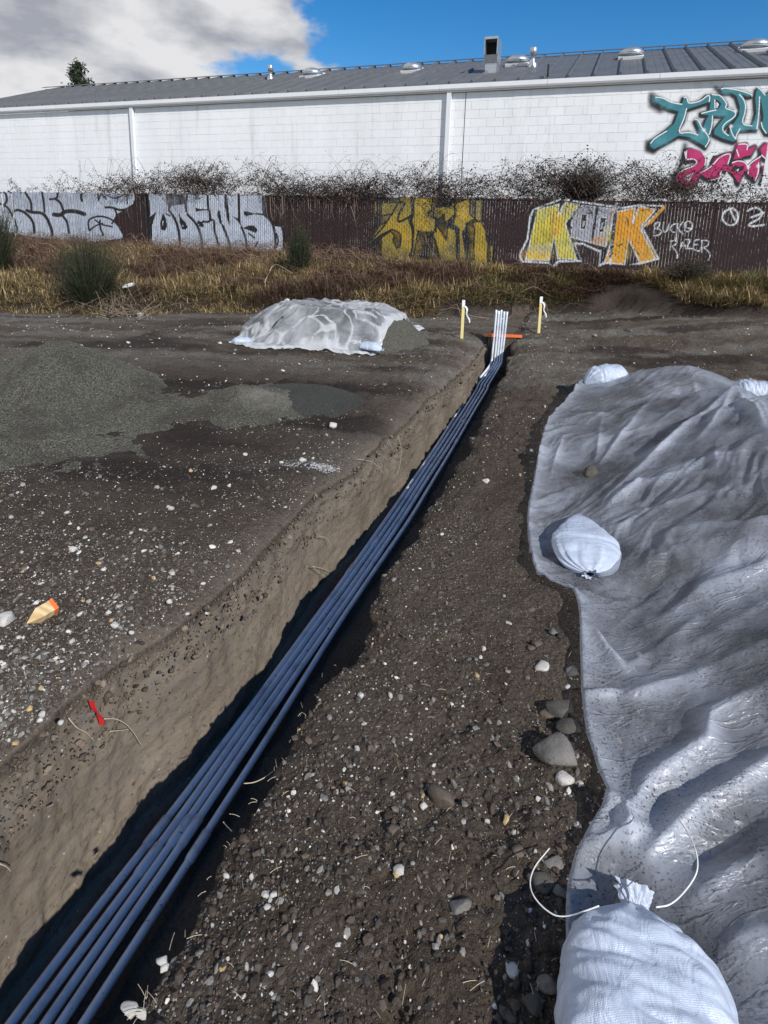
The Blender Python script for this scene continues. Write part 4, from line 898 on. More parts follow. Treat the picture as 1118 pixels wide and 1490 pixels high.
def zt(t, d0): return FTOP-0.25+random.random()*0.30*hmax(t)/0.45*(.6+.9*float(sstep(-.3, .4, vnoise(t*.9+7, 2.5))))
LEAFC = [(0.010, 0.011, 0.006), (0.018, 0.014, 0.010), (0.03, 0.014, 0.010), (0.008, 0.008, 0.006), (0.07, 0.05, 0.03)]
canes('bramble_thicket', 'tangled leafless brambles spilling over the top of the brown fence', 1500, t_dens, zt, lambda: random.uniform(-0.75, 0.10), (.25, 1.1), (.05, .62), 0.006, [(0.04, 0.025, 0.02), (0.03, 0.02, 0.017), (0.08, 0.05, 0.04)], 21, 0.023, LEAFC)
canes('bramble_shoots', 'long pale arching bramble shoots standing up against the white wall', 230, t_dens, lambda t, d: FTOP-0.1, lambda: random.uniform(-0.6, 0.05), (.15, 1.1), (.45, 1.15), 0.0055, [(0.05, 0.035, 0.03), (0.14, 0.10, 0.08)], 8, 0.014, LEAFC)
def bank_z(t, d0):
    p = fp(t, 0, d0); return float(land(np.array([p[0]]), np.array([p[1]]))[0])
def d_bank(): return random.random()**1.5*3.2+0.1
canes('dead_brambles', 'reddish brown dead bramble canes lying over the bank', 1500, lambda: random.uniform(-14.5, -1.0) if random.random() < .93 else random.uniform(-1, 3), bank_z, d_bank, (.2, .9), (.08, .35), 0.005, BRN+[(0.25, 0.18, 0.12)], 7, 0.016, BRN+GRN[:1])
canes('fence_vines', 'thin bare vines hanging down the front of the brown fence', 60, t_dens, lambda t, d: FTOP, lambda: 0.03, (.05, .5), (-.9, -.3), 0.004, [(0.18, 0.13, 0.10), (0.3, 0.24, 0.2)], 2, 0.012, LEAFC)

# dark broom bushes, one object each
def broom(px, py, hpx, wpx, label, green_=True, on=None, cols_=None, n=900):
    base = on if on is not None else on_ground(px, py)
    s = np.linalg.norm(base-EYE)/FPX; Hh = hpx*s; Ww = wpx*s/2
    root = empty('broom_bush', base); tag(root, label, 'bush')
    mb = MB(); lp = []
    for i in range(n):
        a = random.uniform(0, 6.283); rr_ = random.random()**.6; o0 = np.array([math.cos(a), math.sin(a)*.7, 0])
        P0 = base+o0*Ww*.25*rr_-UP*.05; tip_ = base+o0*Ww*rr_*random.uniform(.7, 1.15)+UP*Hh*(1.05-.45*rr_**2)*random.uniform(.35, 1.12)
        mid_ = (P0+tip_)/2+UP*Hh*.08+RNG.normal(size=3)*.03
        ss = np.linspace(0, 1, 5)[:, None]; P = P0*(1-ss)**2+2*mid_*ss*(1-ss)+tip_*ss**2
        V, Fs = tube_vf(P, np.linspace(.0045, .0018, 5), 3, False); c_ = np.array(random.choice(cols_ or [(0.016, 0.025, 0.010), (0.028, 0.038, 0.015), (0.035, 0.03, 0.018)])); mb.add(V, Fs, (*c_, 1))
        lp.append(P[2:]+RNG.normal(size=(3, 3))*.015)
    mb.build('twigs', MAT_CANE, root, False)
    V, Fq, A_ = leaf_cloud(np.concatenate(lp+[p_+RNG.normal(size=(3, 3))*.03 for p_ in lp]), 0.017, cols_ or [(0.014, 0.021, 0.009), (0.026, 0.034, 0.014), (0.022, 0.02, 0.012)], .3)
    mesh_np('leaves', V, Fq, MAT_LEAF, root, False, dict(tint=A_))
broom(132, 440, 82, 105, 'wide dark green broom bush on the bank below the silver letters')
broom(436, 400, 66, 44, 'slim upright green broom bush against the fence right of the ODENS letters')
broom(-8, 395, 92, 70, 'dark broom bush cut off by the left edge of the photo')
broom(1000, 408, 26, 70, 'low dark bush at the fence foot under the white tags', cols_=[(0.05, 0.04, 0.03), (0.03, 0.03, 0.018), (0.09, 0.06, 0.04)])
broom(1105, 395, 60, 50, 'dark bush at the fence foot beside the right edge of the photo', cols_=[(0.035, 0.03, 0.022), (0.03, 0.03, 0.018)])
pb = at_plane(848, 290, fp(0, 0, -.45), WN3); broom(848, 290, 46, 95, 'dark twiggy bush rising behind the fence above the KOOK letters', on=pb, cols_=[(0.03, 0.028, 0.022), (0.05, 0.042, 0.032)], n=700)

# ------------------------------------------------------------------ stones
ICO_V = None
def ico():
    p = (1+5**.5)/2; V = np.array([(-1, p, 0), (1, p, 0), (-1, -p, 0), (1, -p, 0), (0, -1, p), (0, 1, p), (0, -1, -p), (0, 1, -p), (p, 0, -1), (p, 0, 1), (-p, 0, -1), (-p, 0, 1)], float)
    V /= np.linalg.norm(V[0]); Fq = np.array([(0, 11, 5), (0, 5, 1), (0, 1, 7), (0, 7, 10), (0, 10, 11), (1, 5, 9), (5, 11, 4), (11, 10, 2), (10, 7, 6), (7, 1, 8), (3, 9, 4), (3, 4, 2), (3, 2, 6), (3, 6, 8), (3, 8, 9), (4, 9, 5), (2, 4, 11), (6, 2, 10), (8, 6, 7), (9, 8, 1)])
    return V, Fq
IV, IF = ico()
def subdiv(V, Fq):
    V = list(map(tuple, V)); cache = {}; out = []
    def mid(a, b):
        k = (min(a, b), max(a, b))
        if k not in cache:
            m = (np.array(V[a])+np.array(V[b]))/2; m /= np.linalg.norm(m); cache[k] = len(V); V.append(tuple(m))
        return cache[k]
    for a, b, c_ in Fq:
        ab, bc, ca = mid(a, b), mid(b, c_), mid(c_, a); out += [(a, ab, ca), (b, bc, ab), (c_, ca, bc), (ab, bc, ca)]
    return np.array(V), np.array(out)
I2V, I2F = subdiv(*subdiv(IV, IF)); I3V, I3F = subdiv(I2V, I2F)
def rotm(n, rng=RNG):
    q = rng.normal(size=(n, 4)); q /= np.linalg.norm(q, axis=1)[:, None]; w, x, y, z = q.T
    return np.stack([np.stack([1-2*(y*y+z*z), 2*(x*y-z*w), 2*(x*z+y*w)], -1), np.stack([2*(x*y+z*w), 1-2*(x*x+z*z), 2*(y*z-x*w)], -1), np.stack([2*(x*z-y*w), 2*(y*z+x*w), 1-2*(x*x+y*y)], -1)], 1)
def scatter(P, S, C_, sink=0.42, rng=RNG, flat=(0.45, 0.8)):
    n = len(P); ax = np.stack([rng.uniform(.8, 1.25, n), rng.uniform(.6, .95, n), rng.uniform(*flat, n)], 1)
    B = IV[None]*(1+rng.uniform(-.22, .22, (n, 12, 1))); B = B*ax[:, None]
    a = rng.uniform(0, 6.283, n); tl = rng.uniform(-.4, .4, (n, 2)); ca, sa = np.cos(a), np.sin(a)
    x = B[..., 0]*ca[:, None]-B[..., 1]*sa[:, None]; y = B[..., 0]*sa[:, None]+B[..., 1]*ca[:, None]; z = B[..., 2]+x*tl[:, :1]+y*tl[:, 1:]
    V = np.stack([x, y, z], -1)*S[:, None, None]+P[:, None]; V[..., 2] += (ax[:, 2]*S*(1-2*sink))[:, None]*.5
    Fq = (np.arange(n)[:, None, None]*12+IF[None]).reshape(-1, 3)
    return V.reshape(-1, 3), Fq, np.repeat(np.concatenate([C_, np.ones((n, 1))], 1), 12, 0)
# where the camera-side ground lies: sample evenly per screen area so that near stones are dense enough
def field_samples(n, side, ylo, yhi, rng=RNG):
    q = rng.uniform(1/yhi, 1/ylo, n); y = 1/q; 
    if side < 0: xe = xL(y); w = rng.uniform(0, 1, n)*np.maximum(0.3, xe+0.78*y+.35); return xe-w-0.004, y
    xe = xR(y); w = rng.uniform(0, 1, n)*np.maximum(0.3, 0.75*y+.35-xe); return xe+w+0.004, y
def stone_cols(n, p_pale=.16, rng=RNG):
    base = np.array([(0.065, 0.053, 0.043), (0.10, 0.09, 0.078), (0.17, 0.16, 0.145), (0.09, 0.066, 0.048), (0.045, 0.038, 0.032)]); c_ = base[rng.integers(0, 5, n)]*rng.uniform(.7, 1.3, n)[:, None]
    pale = rng.random(n) < p_pale; c_[pale] = np.array([0.50, 0.475, 0.43])*rng.uniform(.45, 1.2, pale.sum())[:, None]
    yel = rng.random(n) < .012; c_[yel] = (0.42, 0.30, 0.14); return c_
def field_z0(x, y): return land(x, y)+0.016*fbm(x*9, y*9, 0, 4, 0.6)*sstep(16, 10, y)*(1+1.6*sstep(2.5, 6, y))
mb = MB()
for side, n in ((-1, 70000), (1, 38000)):
    x, y = field_samples(n, side, 0.85, 13)
    dl = np.abs(x-(xL(y) if side < 0 else xR(y)))
    den = 0.42+1.0*fbm(x*1.3, y*1.3, 11, 4)
    if side < 0: den += 0.9*sstep(3.0, 2.2, y)*sstep(0, .12, dl) - 0.25*sstep(3.3, 4.5, y)
    else: den += 0.50*sstep(.75, .1, dl)*sstep(3.4, 1.2, y) - 0.45*sstep(.25, .6, dl)*sstep(1.7, 2.2, y)*sstep(4, 3, y) + .1*sstep(1.6, 1.1, y)
    kp = rng_keep = RNG.random(n) < np.clip(den, .06, 1)
    tq, dq = fence_td(x, y); kp &= dq > np.interp(tq, FOOT_T, FOOT_D)+0.1
    x, y = x[kp], y[kp]; n = len(x)
    S = 0.00185*np.exp(RNG.exponential(.48, n)); S = np.minimum(S, 0.0125)*np.clip(0.62+0.26*y, .9, 2.6)
    z = land(x, y) + np.where(side < 0, 0, 0)
    wl_ = np.abs(x-(xL(y) if side < 0 else xR(y)))
    if side < 0: z = z-lipL(wl_, y)
    else: z = z-lipR(wl_, y)
    z = z+(0.016*fbm(x*9, y*9, 0, 4, 0.6)+0.008*np.abs(fbm(x*30, y*30, 2, 3, 0.6)) + (0.010*sstep(0.25, 0.6, fbm(x*0.9+4, y*0.9, 1, 3)*0.8+0.35)+0.035*(side > 0)*sstep(0.15, 0.5, wl_-0.1)*sstep(2.6, 1.4, y))*fbm(x*7, y*7, 6, 5, 0.65))*sstep(16, 10, y)*(1+1.6*sstep(2.5, 6, y))
    V, Fq, A_ = scatter(np.stack([x, y, z], 1), S, stone_cols(n, .17 if side < 0 else .11)); mb.add(V, Fq, A_)
for side, n in ((-1, 34000), (1, 20000)):                # chips on the far part of the yard, evenly per patch of picture
    x, y = field_samples(n, side, 2.6, 14)
    tq, dq = fence_td(x, y); dl = np.abs(x-(xL(y) if side < 0 else xR(y)))
    den = .25+1.3*fbm(x*.8, y*2.6, 51, 4)+.45*sstep(.5, .05, dl)+.25*sstep(6, 9, y); kp = (RNG.random(n) < np.clip(den, .05, 1)) & (dq > np.interp(tq, FOOT_T, FOOT_D)+.1)
    x, y, dl = x[kp], y[kp], dl[kp]; n = len(x); S = 0.0011*y*np.exp(RNG.exponential(.22, n)).clip(1, 2.2)*RNG.uniform(.5, 1, n)
    V, Fq, A_ = scatter(np.stack([x, y, field_z0(x, y)-(lipL(dl, y) if side < 0 else lipR(dl, y))], 1), S, stone_cols(n, .30)*1.15, .2); mb.add(V, Fq, A_)
gravel = mb.build('loose_gravel', MAT_STONE, None, False)
tag(gravel, 'small pale and grey stones scattered over the soil on both sides of the trench', 'gravel', None, 'stuff')
def field_z(x, y):
    x = np.atleast_1d(np.asarray(x, float)); y = np.atleast_1d(np.asarray(y, float)); z = land(x, y)
    return z+0.016*fbm(x*9, y*9, 0, 4, 0.6)*sstep(16, 10, y)*(1+1.6*sstep(2.5, 6, y))

# clods of dark soil: churned strip beside the sheeting and along the right lip
mb = MB(); n = 7000
x, y = field_samples(n, 1, 0.85, 9); dl = x-xR(y)
den = 0.25+0.8*sstep(.12, 0, dl)+.9*fbm(x*1.2, y*1.2, 41, 4)+.35*sstep(1.8, 1.2, y); kp = RNG.random(n) < np.clip(den, 0, 1); x, y, dl = x[kp], y[kp], dl[kp]; n = len(x)
S = 0.0034*np.exp(RNG.exponential(.42, n)); S = np.minimum(S, .016)
c_ = np.array([(0.05, 0.037, 0.028)])*RNG.uniform(.6, 1.5, n)[:, None]
V, Fq, A_ = scatter(np.stack([x, y, field_z(x, y)-lipR(dl, y)], 1), S, c_, .3, flat=(.5, 1)); mb.add(V, Fq, A_)
x, y = field_samples(9000, -1, 0.9, 9); n = len(x); S = np.minimum(0.003*np.exp(RNG.exponential(.4, n)), .012); c_ = np.array([(0.055, 0.04, 0.03)])*RNG.uniform(.6, 1.5, n)[:, None]
dl = xL(y)-x
V, Fq, A_ = scatter(np.stack([x, y, field_z(x, y)-lipL(dl, y)], 1), S, c_, .3, flat=(.5, 1)); mb.add(V, Fq, A_)
n = 1900; y = 1/RNG.uniform(1/9, 1/1.0, n); fr = RNG.random(n)**1.6*.30; x = xL(y)+.02+.05*(fr/.3)**.5; z = -lipL(0*y, y)-fr*.8; S = np.minimum(0.003*np.exp(RNG.exponential(.45, n)), .014)*np.clip(.6+.2*y, .9, 2)
V, Fq, A_ = scatter(np.stack([x, y, z], 1), S, np.array([(0.12, 0.09, 0.065)])*RNG.uniform(.4, 1.8, n)[:, None], .3, flat=(.6, 1)); mb.add(V, Fq, A_)
tag(mb.build('soil_clods', MAT_STONE, None, False), 'dark crumbly clods of soil along the trench lip and beside the sheeting', 'soil clods', None, 'stuff')

def stone(px, py, wpx, label, mat=None, asp=0.7, on=None, group=None, hf=None, name='stone', sink=.3):
    mat = mat or MAT_ROCK_PALE
    p = on if on is not None else (on_ground(px, py) if hf is None else at_surf(px, py, hf))
    s = wpx*np.linalg.norm(p-EYE)/FPX/2*.84*math.cos(math.atan2(abs(px-575), 830))**0
    seed = random.uniform(0, 99); V = I2V.copy(); nz_ = fbm(V[:, 0]*1.3+seed, V[:, 1]*1.3, V[:, 2]*1.3, 3); V = V*(1+.30*nz_)[:, None]
    for _ in range(11):                                    # a few broken facets
        n_ = RNG.normal(size=3); n_ /= np.linalg.norm(n_); h_ = random.uniform(.52, .88); dd_ = V@n_; V -= np.maximum(dd_-h_, 0)[:, None]*n_*.9
    V *= np.array([1, random.uniform(.65, .9), asp*random.uniform(.8, 1.1)]); a = random.uniform(-.7, .7)
    c_, s_ = math.cos(a), math.sin(a); V = np.stack([V[:, 0]*c_-V[:, 1]*s_, V[:, 0]*s_+V[:, 1]*c_, V[:, 2]], 1)*s
    o = mesh_np(name, V, I2F, mat, None, True); o.location = (float(p[0]), float(p[1]), float(p[2])+s*asp*(1-2*sink)*.6)
    tag(o, label, 'stone', group); return o
GS = 'pale stones lying on the soil'
for px, py, w, lab in ((8, 906, 30, 'flat white stone at the left edge of the photo near the sawn timber'), (106, 801, 17, 'angular pale stone with a dark side, left of the trench above the timber block'),
    (167, 910, 14, 'white chip lying right of the orange tipped timber block'), (192, 921, 9, 'small round white pebble beside a white chip, left of the trench'), (250, 741, 12, 'pale pebble on bare dark soil right of the angular stone'),
    (311, 712, 13, 'round pale stone, left one of a close pair above the trench lip'), (334, 707, 9, 'small white pebble, right one of a close pair above the trench lip'), (440, 671, 16, 'oval pale stone near the white chalk line by the trench lip'),
    (410, 674, 10, 'small pale stone at the left end of the white chalk line'), (484, 620, 17, 'flat pale stone between the gravel pile and the trench'), (707, 702, 17, 'round pale stone on bare soil between trench and sheeting'),
    (741, 908, 12, 'small flat white stone on the trodden soil between trench and sheeting'), (583, 1271, 20, 'bright white angular stone alone on dark soil in the foreground'), (398, 1305, 15, 'white stone, upper one of two in the foreground gravel'),
    (387, 1304, 12, 'white stone touching another in the foreground gravel'), (390, 1322, 13, 'pale stone just below a pair of white stones in the foreground'), (479, 1363, 16, 'white wedge shaped stone in the lower foreground gravel'), (237, 1400, 15, 'white stone near the trench lip in the lower foreground'),
    (240, 1410, 11, 'white pebble just below a larger white stone by the trench lip'), (188, 1471, 22, 'white rounded stone at the trench lip at the bottom of the photo'), (207, 1477, 15, 'grey white stone right of the rounded stone at the bottom of the photo'), (525, 1013, 12, 'white pebble on the foreground soil right of the trench'),
    (541, 1004, 8, 'tiny white pebble above right of a white pebble'), (492, 1377, 10, 'pale chip right of the white wedge shaped stone'), (710, 1196, 9, 'pale pebble beside the brown rock in the foreground'), (617, 1174, 12, 'white pebble left of the brown rock in the foreground'),
    (640, 1209, 9, 'cream pebble below the brown rock'), (783, 1163, 11, 'pale pebble left of the large flat rock'), (773, 656, 9, 'small pale pebble left of the upper sheeting edge'), (329, 1275, 10, 'white pebble high in the foreground gravel near the lip'),
    (205, 459, 14, 'pale stone at the foot of the bank below the broom bush'), (187, 499, 7, 'small pale stone beside the track left of the covered pile'), (320, 500, 9, 'pale stones left of the covered pile'), (357, 662, 9, 'small white pebble below the gravel pile'), (247, 876, 10, 'white pebble in dense gravel left of the trench'),
    (88, 1052, 9, 'white pebble in dense gravel near the left lip'), (62, 1040, 11, 'white pebble left of the red marker tape'), (301, 893, 7, 'small pale pebble close to the trench lip')):
    stone(px, py, w, lab, MAT_ROCK_PALE, .7, group=GS)
for px, py, w, lab, m_ in ((790, 972, 28, 'pale grey oval stone in the row beside the sheeting', MAT_ROCK_PALE), (832, 980, 26, 'dark grey stone against the sheeting edge', MAT_ROCK_GREY), (827, 1001, 14, 'small round grey stone below the dark stone by the sheeting', MAT_ROCK_PALE), (805, 920, 18, 'grey stone beside the sheeting corner', MAT_ROCK_GREY),
    (822, 1135, 28, 'round pale cobble below the large flat rock', MAT_ROCK_PALE), (847, 1128, 18, 'grey blue pebble against the sheeting', MAT_ROCK_GREY), (844, 1143, 15, 'small speckled pebble below another at the sheeting edge', MAT_ROCK_PALE), (813, 1099, 72, 'large flat grey rock beside the sheeting edge', MAT_ROCK_GREY),
    (815, 1034, 46, 'dark flat rock above the large grey rock', MAT_ROCK_DARK), (830, 1062, 40, 'dark angular rock tucked under the sheeting edge', MAT_ROCK_DARK), (796, 1040, 20, 'brown stone left of the dark flat rock', MAT_ROCK_BROWN), (645, 1164, 44, 'brown rounded rock half buried in the foreground', MAT_ROCK_BROWN), (672, 1322, 34, 'mottled pale brown rock in the lower foreground', MAT_ROCK_GREY),
    (805, 1258, 26, 'round grey cobble inside the loop of white cord', MAT_ROCK_GREY), (788, 1283, 34, 'round dark cobble inside the loop of white cord', MAT_ROCK_DARK), (815, 1298, 20, 'angular grey stone left of the tied sandbag', MAT_ROCK_GREY), (798, 1435, 26, 'grey stone in shade left of the front sandbag', MAT_ROCK_GREY),
    (745, 1413, 18, 'pale stone in the churned soil left of the front sandbag', MAT_ROCK_PALE), (772, 888, 18, 'brown stone below the folded sheeting corner', MAT_ROCK_BROWN), (773, 944, 16, 'rusty brown clod like stone left of the pale oval stone', MAT_ROCK_BROWN), (571, 1208, 20, 'dull brown stone in the foreground soil', MAT_ROCK_BROWN), (782, 940, 20, 'dull grey stone above the pale oval stone', MAT_ROCK_BROWN),
    (775, 1465, 30, 'dark stone at the bottom of the photo left of the sandbag', MAT_ROCK_DARK), (740, 1478, 22, 'brown stone in the soil at the bottom edge of the photo', MAT_ROCK_BROWN), (756, 1240, 20, 'brown stone left of the loop of white cord', MAT_ROCK_BROWN)):
    stone(px, py, w, lab, m_, .62, group='cobbles beside the sheeting' if px > 740 else None)

# ------------------------------------------------------------------ gravel piles on the left
def pile_obj(name, label, cat, hf, x0, x1, y0, y1, n, mat, attrs_f=None):
    X, Y = np.meshgrid(np.linspace(x0, x1, n), np.linspace(y0, y1, n)); Z = hf(X, Y)
    gz = land(X, Y); keepm = Z > gz-0.015
    Z = np.where(keepm, Z, gz-0.06)
    Fq = grid_faces(n, n); kf = keepm.ravel()[Fq].any(1); Fq = Fq[kf]; used = np.unique(Fq); mp_ = np.full(n*n, -1); mp_[used] = np.arange(len(used))
    V = np.stack([X, Y, Z], -1).reshape(-1, 3)[used]; at_ = {k: v.ravel()[used] for k, v in attrs_f(X, Y).items()} if attrs_f else None
    o = mesh_np(name, V, mp_[Fq], mat, None, True, at_); tag(o, label, cat); return o
pk = at_plane(85, 508, (0, 5.3, 0), np.array([0, 1.0, 0])); PK = (pk[0], 5.3, pk[2])
def cone(X, Y, cx, cy, h, r, e=1.0, ex=1.0):
    q = np.hypot((X-cx)/ex, Y-cy)/r; return h*(1-np.sqrt(q*q+0.012))*(1+0*q)
def h_pile(X, Y):
    nz_ = 0.055*fbm(X*1.6, Y*1.6, 5, 4)+0.034*fbm(X*6, Y*6, 1, 4, .6)+.012*fbm(X*24, Y*24, 1, 3)
    a = cone(X, Y, PK[0], PK[1], PK[2]+.17, 1.0, ex=1.0)
    b = cone(X, Y, PK[0]+.95, 4.8, .17, .85, ex=1.0); c_ = cone(X, Y, PK[0]-1.0, 4.8, .16, 1.0)
    d_ = cone(X, Y, -1.35, 5.15, .19, .75, ex=1.1); e_ = cone(X, Y, PK[0]+.2, 4.4, .20, .95, ex=1.5)
    return np.maximum.reduce([a, b, c_, d_, e_])+nz_-0.03
def pile_at(X, Y):
    return dict(pale=np.clip(sstep(.45, .1, np.hypot(X+1.12, (Y-5.02)*1.2))*(0.5+fbm(X*6, Y*6, 3, 3)), 0, .9), dark=0*X)
gp = pile_obj('gravel_pile', 'broad grey green gravel pile on the left, beside the trench', 'gravel pile', h_pile, PK[0]-3.2, -0.5, 3.2, 7.2, 330, MAT_GRAVEL, pile_at)
dp = on_ground(432, 580)
def h_disc(X, Y):
    q = np.hypot((X-dp[0])/.62, (Y-dp[1])/.50)*(1+.06*fbm(X*3, Y*3, 2, 3)); return .085*np.clip(1.15-q**3, -1, 1)+land(X, Y)*1.0-0.01+.006*fbm(X*22, Y*22, 1, 3)
pile_obj('damp_gravel_heap', 'low flat topped heap of dark damp gravel right of the big gravel pile', 'gravel pile', h_disc, dp[0]-.8, dp[0]+.8, dp[1]-.7, dp[1]+.7, 130, MAT_GRAVEL, lambda X, Y: dict(pale=0*X, dark=0*X+.75))
n = 14000; x = RNG.uniform(PK[0]-2.4, -.8, n); y = RNG.uniform(3.5, 6.4, n); z = h_pile(x, y); kp = z > land(x, y)+.0; x, y, z = x[kp], y[kp], z[kp]; n = len(x)
V, Fq, A_ = scatter(np.stack([x, y, z], 1), 0.0038*np.exp(RNG.exponential(.3, n)).clip(1, 2.6), np.array([[0.085, 0.083, 0.066]])*RNG.uniform(.4, 2.0, n)[:, None], .3)
tag(mesh_np('pile_stones', V, Fq, MAT_STONE, gp, False, dict(tint=A_), True), kind='stuff')

# ------------------------------------------------------------------ covered pile at the back
BC = (-0.95, 8.55)
def h_back(X, Y):
    q = np.sqrt(((X-BC[0])/1.45)**2+((Y-BC[1])/1.0)**2); q2 = np.sqrt(((X+.75)/.8)**2+((Y-BC[1])/.8)**2)
    top_ = .66*(1-q**2.2); top_ = np.minimum(top_, .50+.05*fbm(X*2, Y*2, 4, 3)-.04*(1-q)); r_ = cone(X, Y, -.12, 8.6, .44, .62)
    return np.maximum(top_, r_)+.012*fbm(X*9, Y*9, 6, 4)
pile_obj('soil_pile', 'small grey gravel pile under clear plastic at the back of the yard', 'gravel pile', h_back, -2.6, .9, 7.3, 9.9, 170, MAT_GRAVEL, lambda X, Y: dict(pale=0*X+.12, dark=0*X))
def folds_disp(X, Y, F_):
    dz = np.zeros_like(X)
    for pts_, w, h in F_:
        pts_ = np.asarray(pts_); best = np.full(X.shape, 1e9); tb = np.zeros_like(X); L = np.concatenate([[0], np.cumsum(np.linalg.norm(np.diff(pts_, axis=0), axis=1))])
        for i in range(len(pts_)-1):
            dx, dy = pts_[i+1]-pts_[i]; q = dx*dx+dy*dy+1e-9; t = np.clip(((X-pts_[i, 0])*dx+(Y-pts_[i, 1])*dy)/q, 0, 1)
            dd_ = np.hypot(X-pts_[i, 0]-t*dx, Y-pts_[i, 1]-t*dy); m = dd_ < best; best = np.where(m, dd_, best); tb = np.where(m, (L[i]+t*math.sqrt(q))/L[-1], tb)
        env = (.40+.85*np.clip(.5+1.3*fbm(X*1.6, Y*1.6, 60, 2), 0, 1))*np.clip(np.sin(np.pi*np.clip(tb*0.9+.07, 0, 1)), 0, 1)**.5
        dz = dz + 1.0*h*env*np.exp(-(np.maximum(np.sqrt(best**2+.00003)-.0054, 0)/(w*.85))**1.05)
    return dz
nr, nc = 170, 300
a = np.linspace(0, 2*np.pi, nc); rr_ = np.linspace(0, 1, nr)[:, None]
bx_px = [(340, 503), (352, 480), (372, 452), (405, 437), (470, 436), (530, 438), (585, 464), (613, 482), (600, 470), (575, 468), (560, 490), (556, 508), (540, 517), (500, 514), (450, 510), (400, 510), (365, 508)]
def hb2(X, Y): return np.maximum(h_back(X, Y), land(X, Y))
edge = [at_z(340, 503), at_z(352, 487), (-2.25, 8.7, 0), (-1.9, 9.5, 0), (-.9, 9.75, 0), (.1, 9.6, 0), (.55, 9.35, 0), at_z(610, 482, 0.03), at_z(604, 474, .12), (.20, 8.75, 0), (.10, 8.3, 0), at_z(574, 500), at_z(540, 517), at_z(500, 514), at_z(450, 510), at_z(400, 510), at_z(365, 509), at_z(340, 503)]
edge = smooth_poly(np.array([e_[:2] for e_ in edge]), nc, 2)
ctr = np.array([-.95, 8.5]); X = ctr[0]+(edge[None, :, 0]-ctr[0])*rr_; Y = ctr[1]+(edge[None, :, 1]-ctr[1])*rr_
wr = .05*(.5-1.5*np.abs(fbm(np.cos(a)[None]*3+.6*fbm(X*2, Y*2, 1, 2), np.sin(a)[None]*3+.6*fbm(X*2, Y*2, 6, 2), rr_*1.9+0*a[None], 3)))*sstep(.15, .6, rr_) + .03*fbm(X*3, Y*3, 9, 4) + .012*np.abs(fbm(X*9, Y*9, 2, 3))
Z = hb2(X, Y)+.025+wr+.05*sstep(.8, 1, rr_)*np.abs(fbm(np.cos(a)[None]*9+0*rr_, np.sin(a)[None]*9+0*rr_, 1, 3))-.03*sstep(.97, 1, rr_)
sh = mesh_np('plastic_sheet', np.stack([X, Y, Z], -1).reshape(-1, 3), grid_faces(nr, nc), MAT_SHEET2, None, True, dict(ridge_light_opacity=np.clip(1.1*sstep(.55, .95, 1-3.0*np.abs(fbm(X*2.6+.8*fbm(X*3, Y*3, 1, 2), Y*1.6+.8*fbm(X*3, Y*3, 5, 2), rr_*.7+0*a[None], 3)))+.35*sstep(0, .3, fbm(X*1.5, Y*1.5, 44, 3))+.9*sstep(.70, .95, 1-4*np.abs(fbm(X*2.2, Y*4, 8, 3)))+.9*sstep(.86, .97, rr_)*(np.sin(a)[None] < .3)+0*wr, 0, 1).ravel())); tag(sh, 'crumpled clear plastic sheet draped over the small pile at the back', 'plastic sheet')  # bright crease streaks painted into the film, bunched foot whiter and less clear
stone(418, 437, 11, 'pale stone on top of the clear plastic at the back', MAT_ROCK_PALE, .8, on=np.array([-1.72, 8.9, float(h_back(np.array([-1.72]), np.array([8.9]))[0])+.07]))

# ------------------------------------------------------------------ big sheeted mound on the right
out_px = [(812, 1760), (815, 1600), (818, 1480), (820, 1390), (822, 1300), (838, 1243), (884, 1183), (868, 1130), (850, 1082), (843, 1010), (842, 920), (838, 880), (810, 862), (776, 846), (768, 800), (766, 752), (775, 710), (784, 668), (790, 640), (800, 618), (825, 602), (842, 580), (862, 562), (885, 556)]
OL = np.array([on_ground(*p)[:2] for p in out_px]); 
OL2 = smooth_poly(OL, 520, 1)
def xe(y): 
    o = np.argsort(OL[:, 1]); return np.interp(y, OL[o, 1], OL[o, 0])
p1 = at_plane(1003, 537, (0, 5.35, 0), np.array([0, 1., 0])); p2 = at_plane(1066, 567, (0, 4.3, 0), np.array([0, 1., 0]))
def h_mound(X, Y):
    d_ = X-np.interp(Y, np.maximum.accumulate(OL[:, 1]), OL[:, 0]); d_ = X-xe(Y)
    base = .62*sstep(-.05, 1.9, d_)*sstep(5.2, 3.6, Y)
    a = p1[2]*np.exp(-(((X-p1[0])/.85)**2+((Y-5.35)/.75)**2)**.8); b = (p2[2]+.0)*np.exp(-(((X-p2[0])/.75)**2+((Y-4.2)/.8)**2)**.75)
    e_ = .42*np.exp(-(((X-4.0)/1.2)**2+((Y-4.6)/.9)**2))
    return np.maximum.reduce([base*.93, a, b, e_])+.02*fbm(X*1.7, Y*1.7, 3, 3)
def hm2(X, Y): return np.maximum(h_mound(X, Y)-.03, land(X, Y)-.02)
pile_obj('soil_mound', 'long soil mound hidden under the big plastic sheet on the right', 'soil pile', lambda X, Y: np.where(X > xe(Y)+.12, h_mound(X, Y)-.04, -1), .3, 6.2, -.6, 6.8, 200, MAT_GROUND)
def smound(X, Y): return np.maximum(h_mound(X, Y), land(X, Y, True))
def FW(pts_): return np.array([at_surf(p[0], p[1], smound)[:2] for p in pts_])
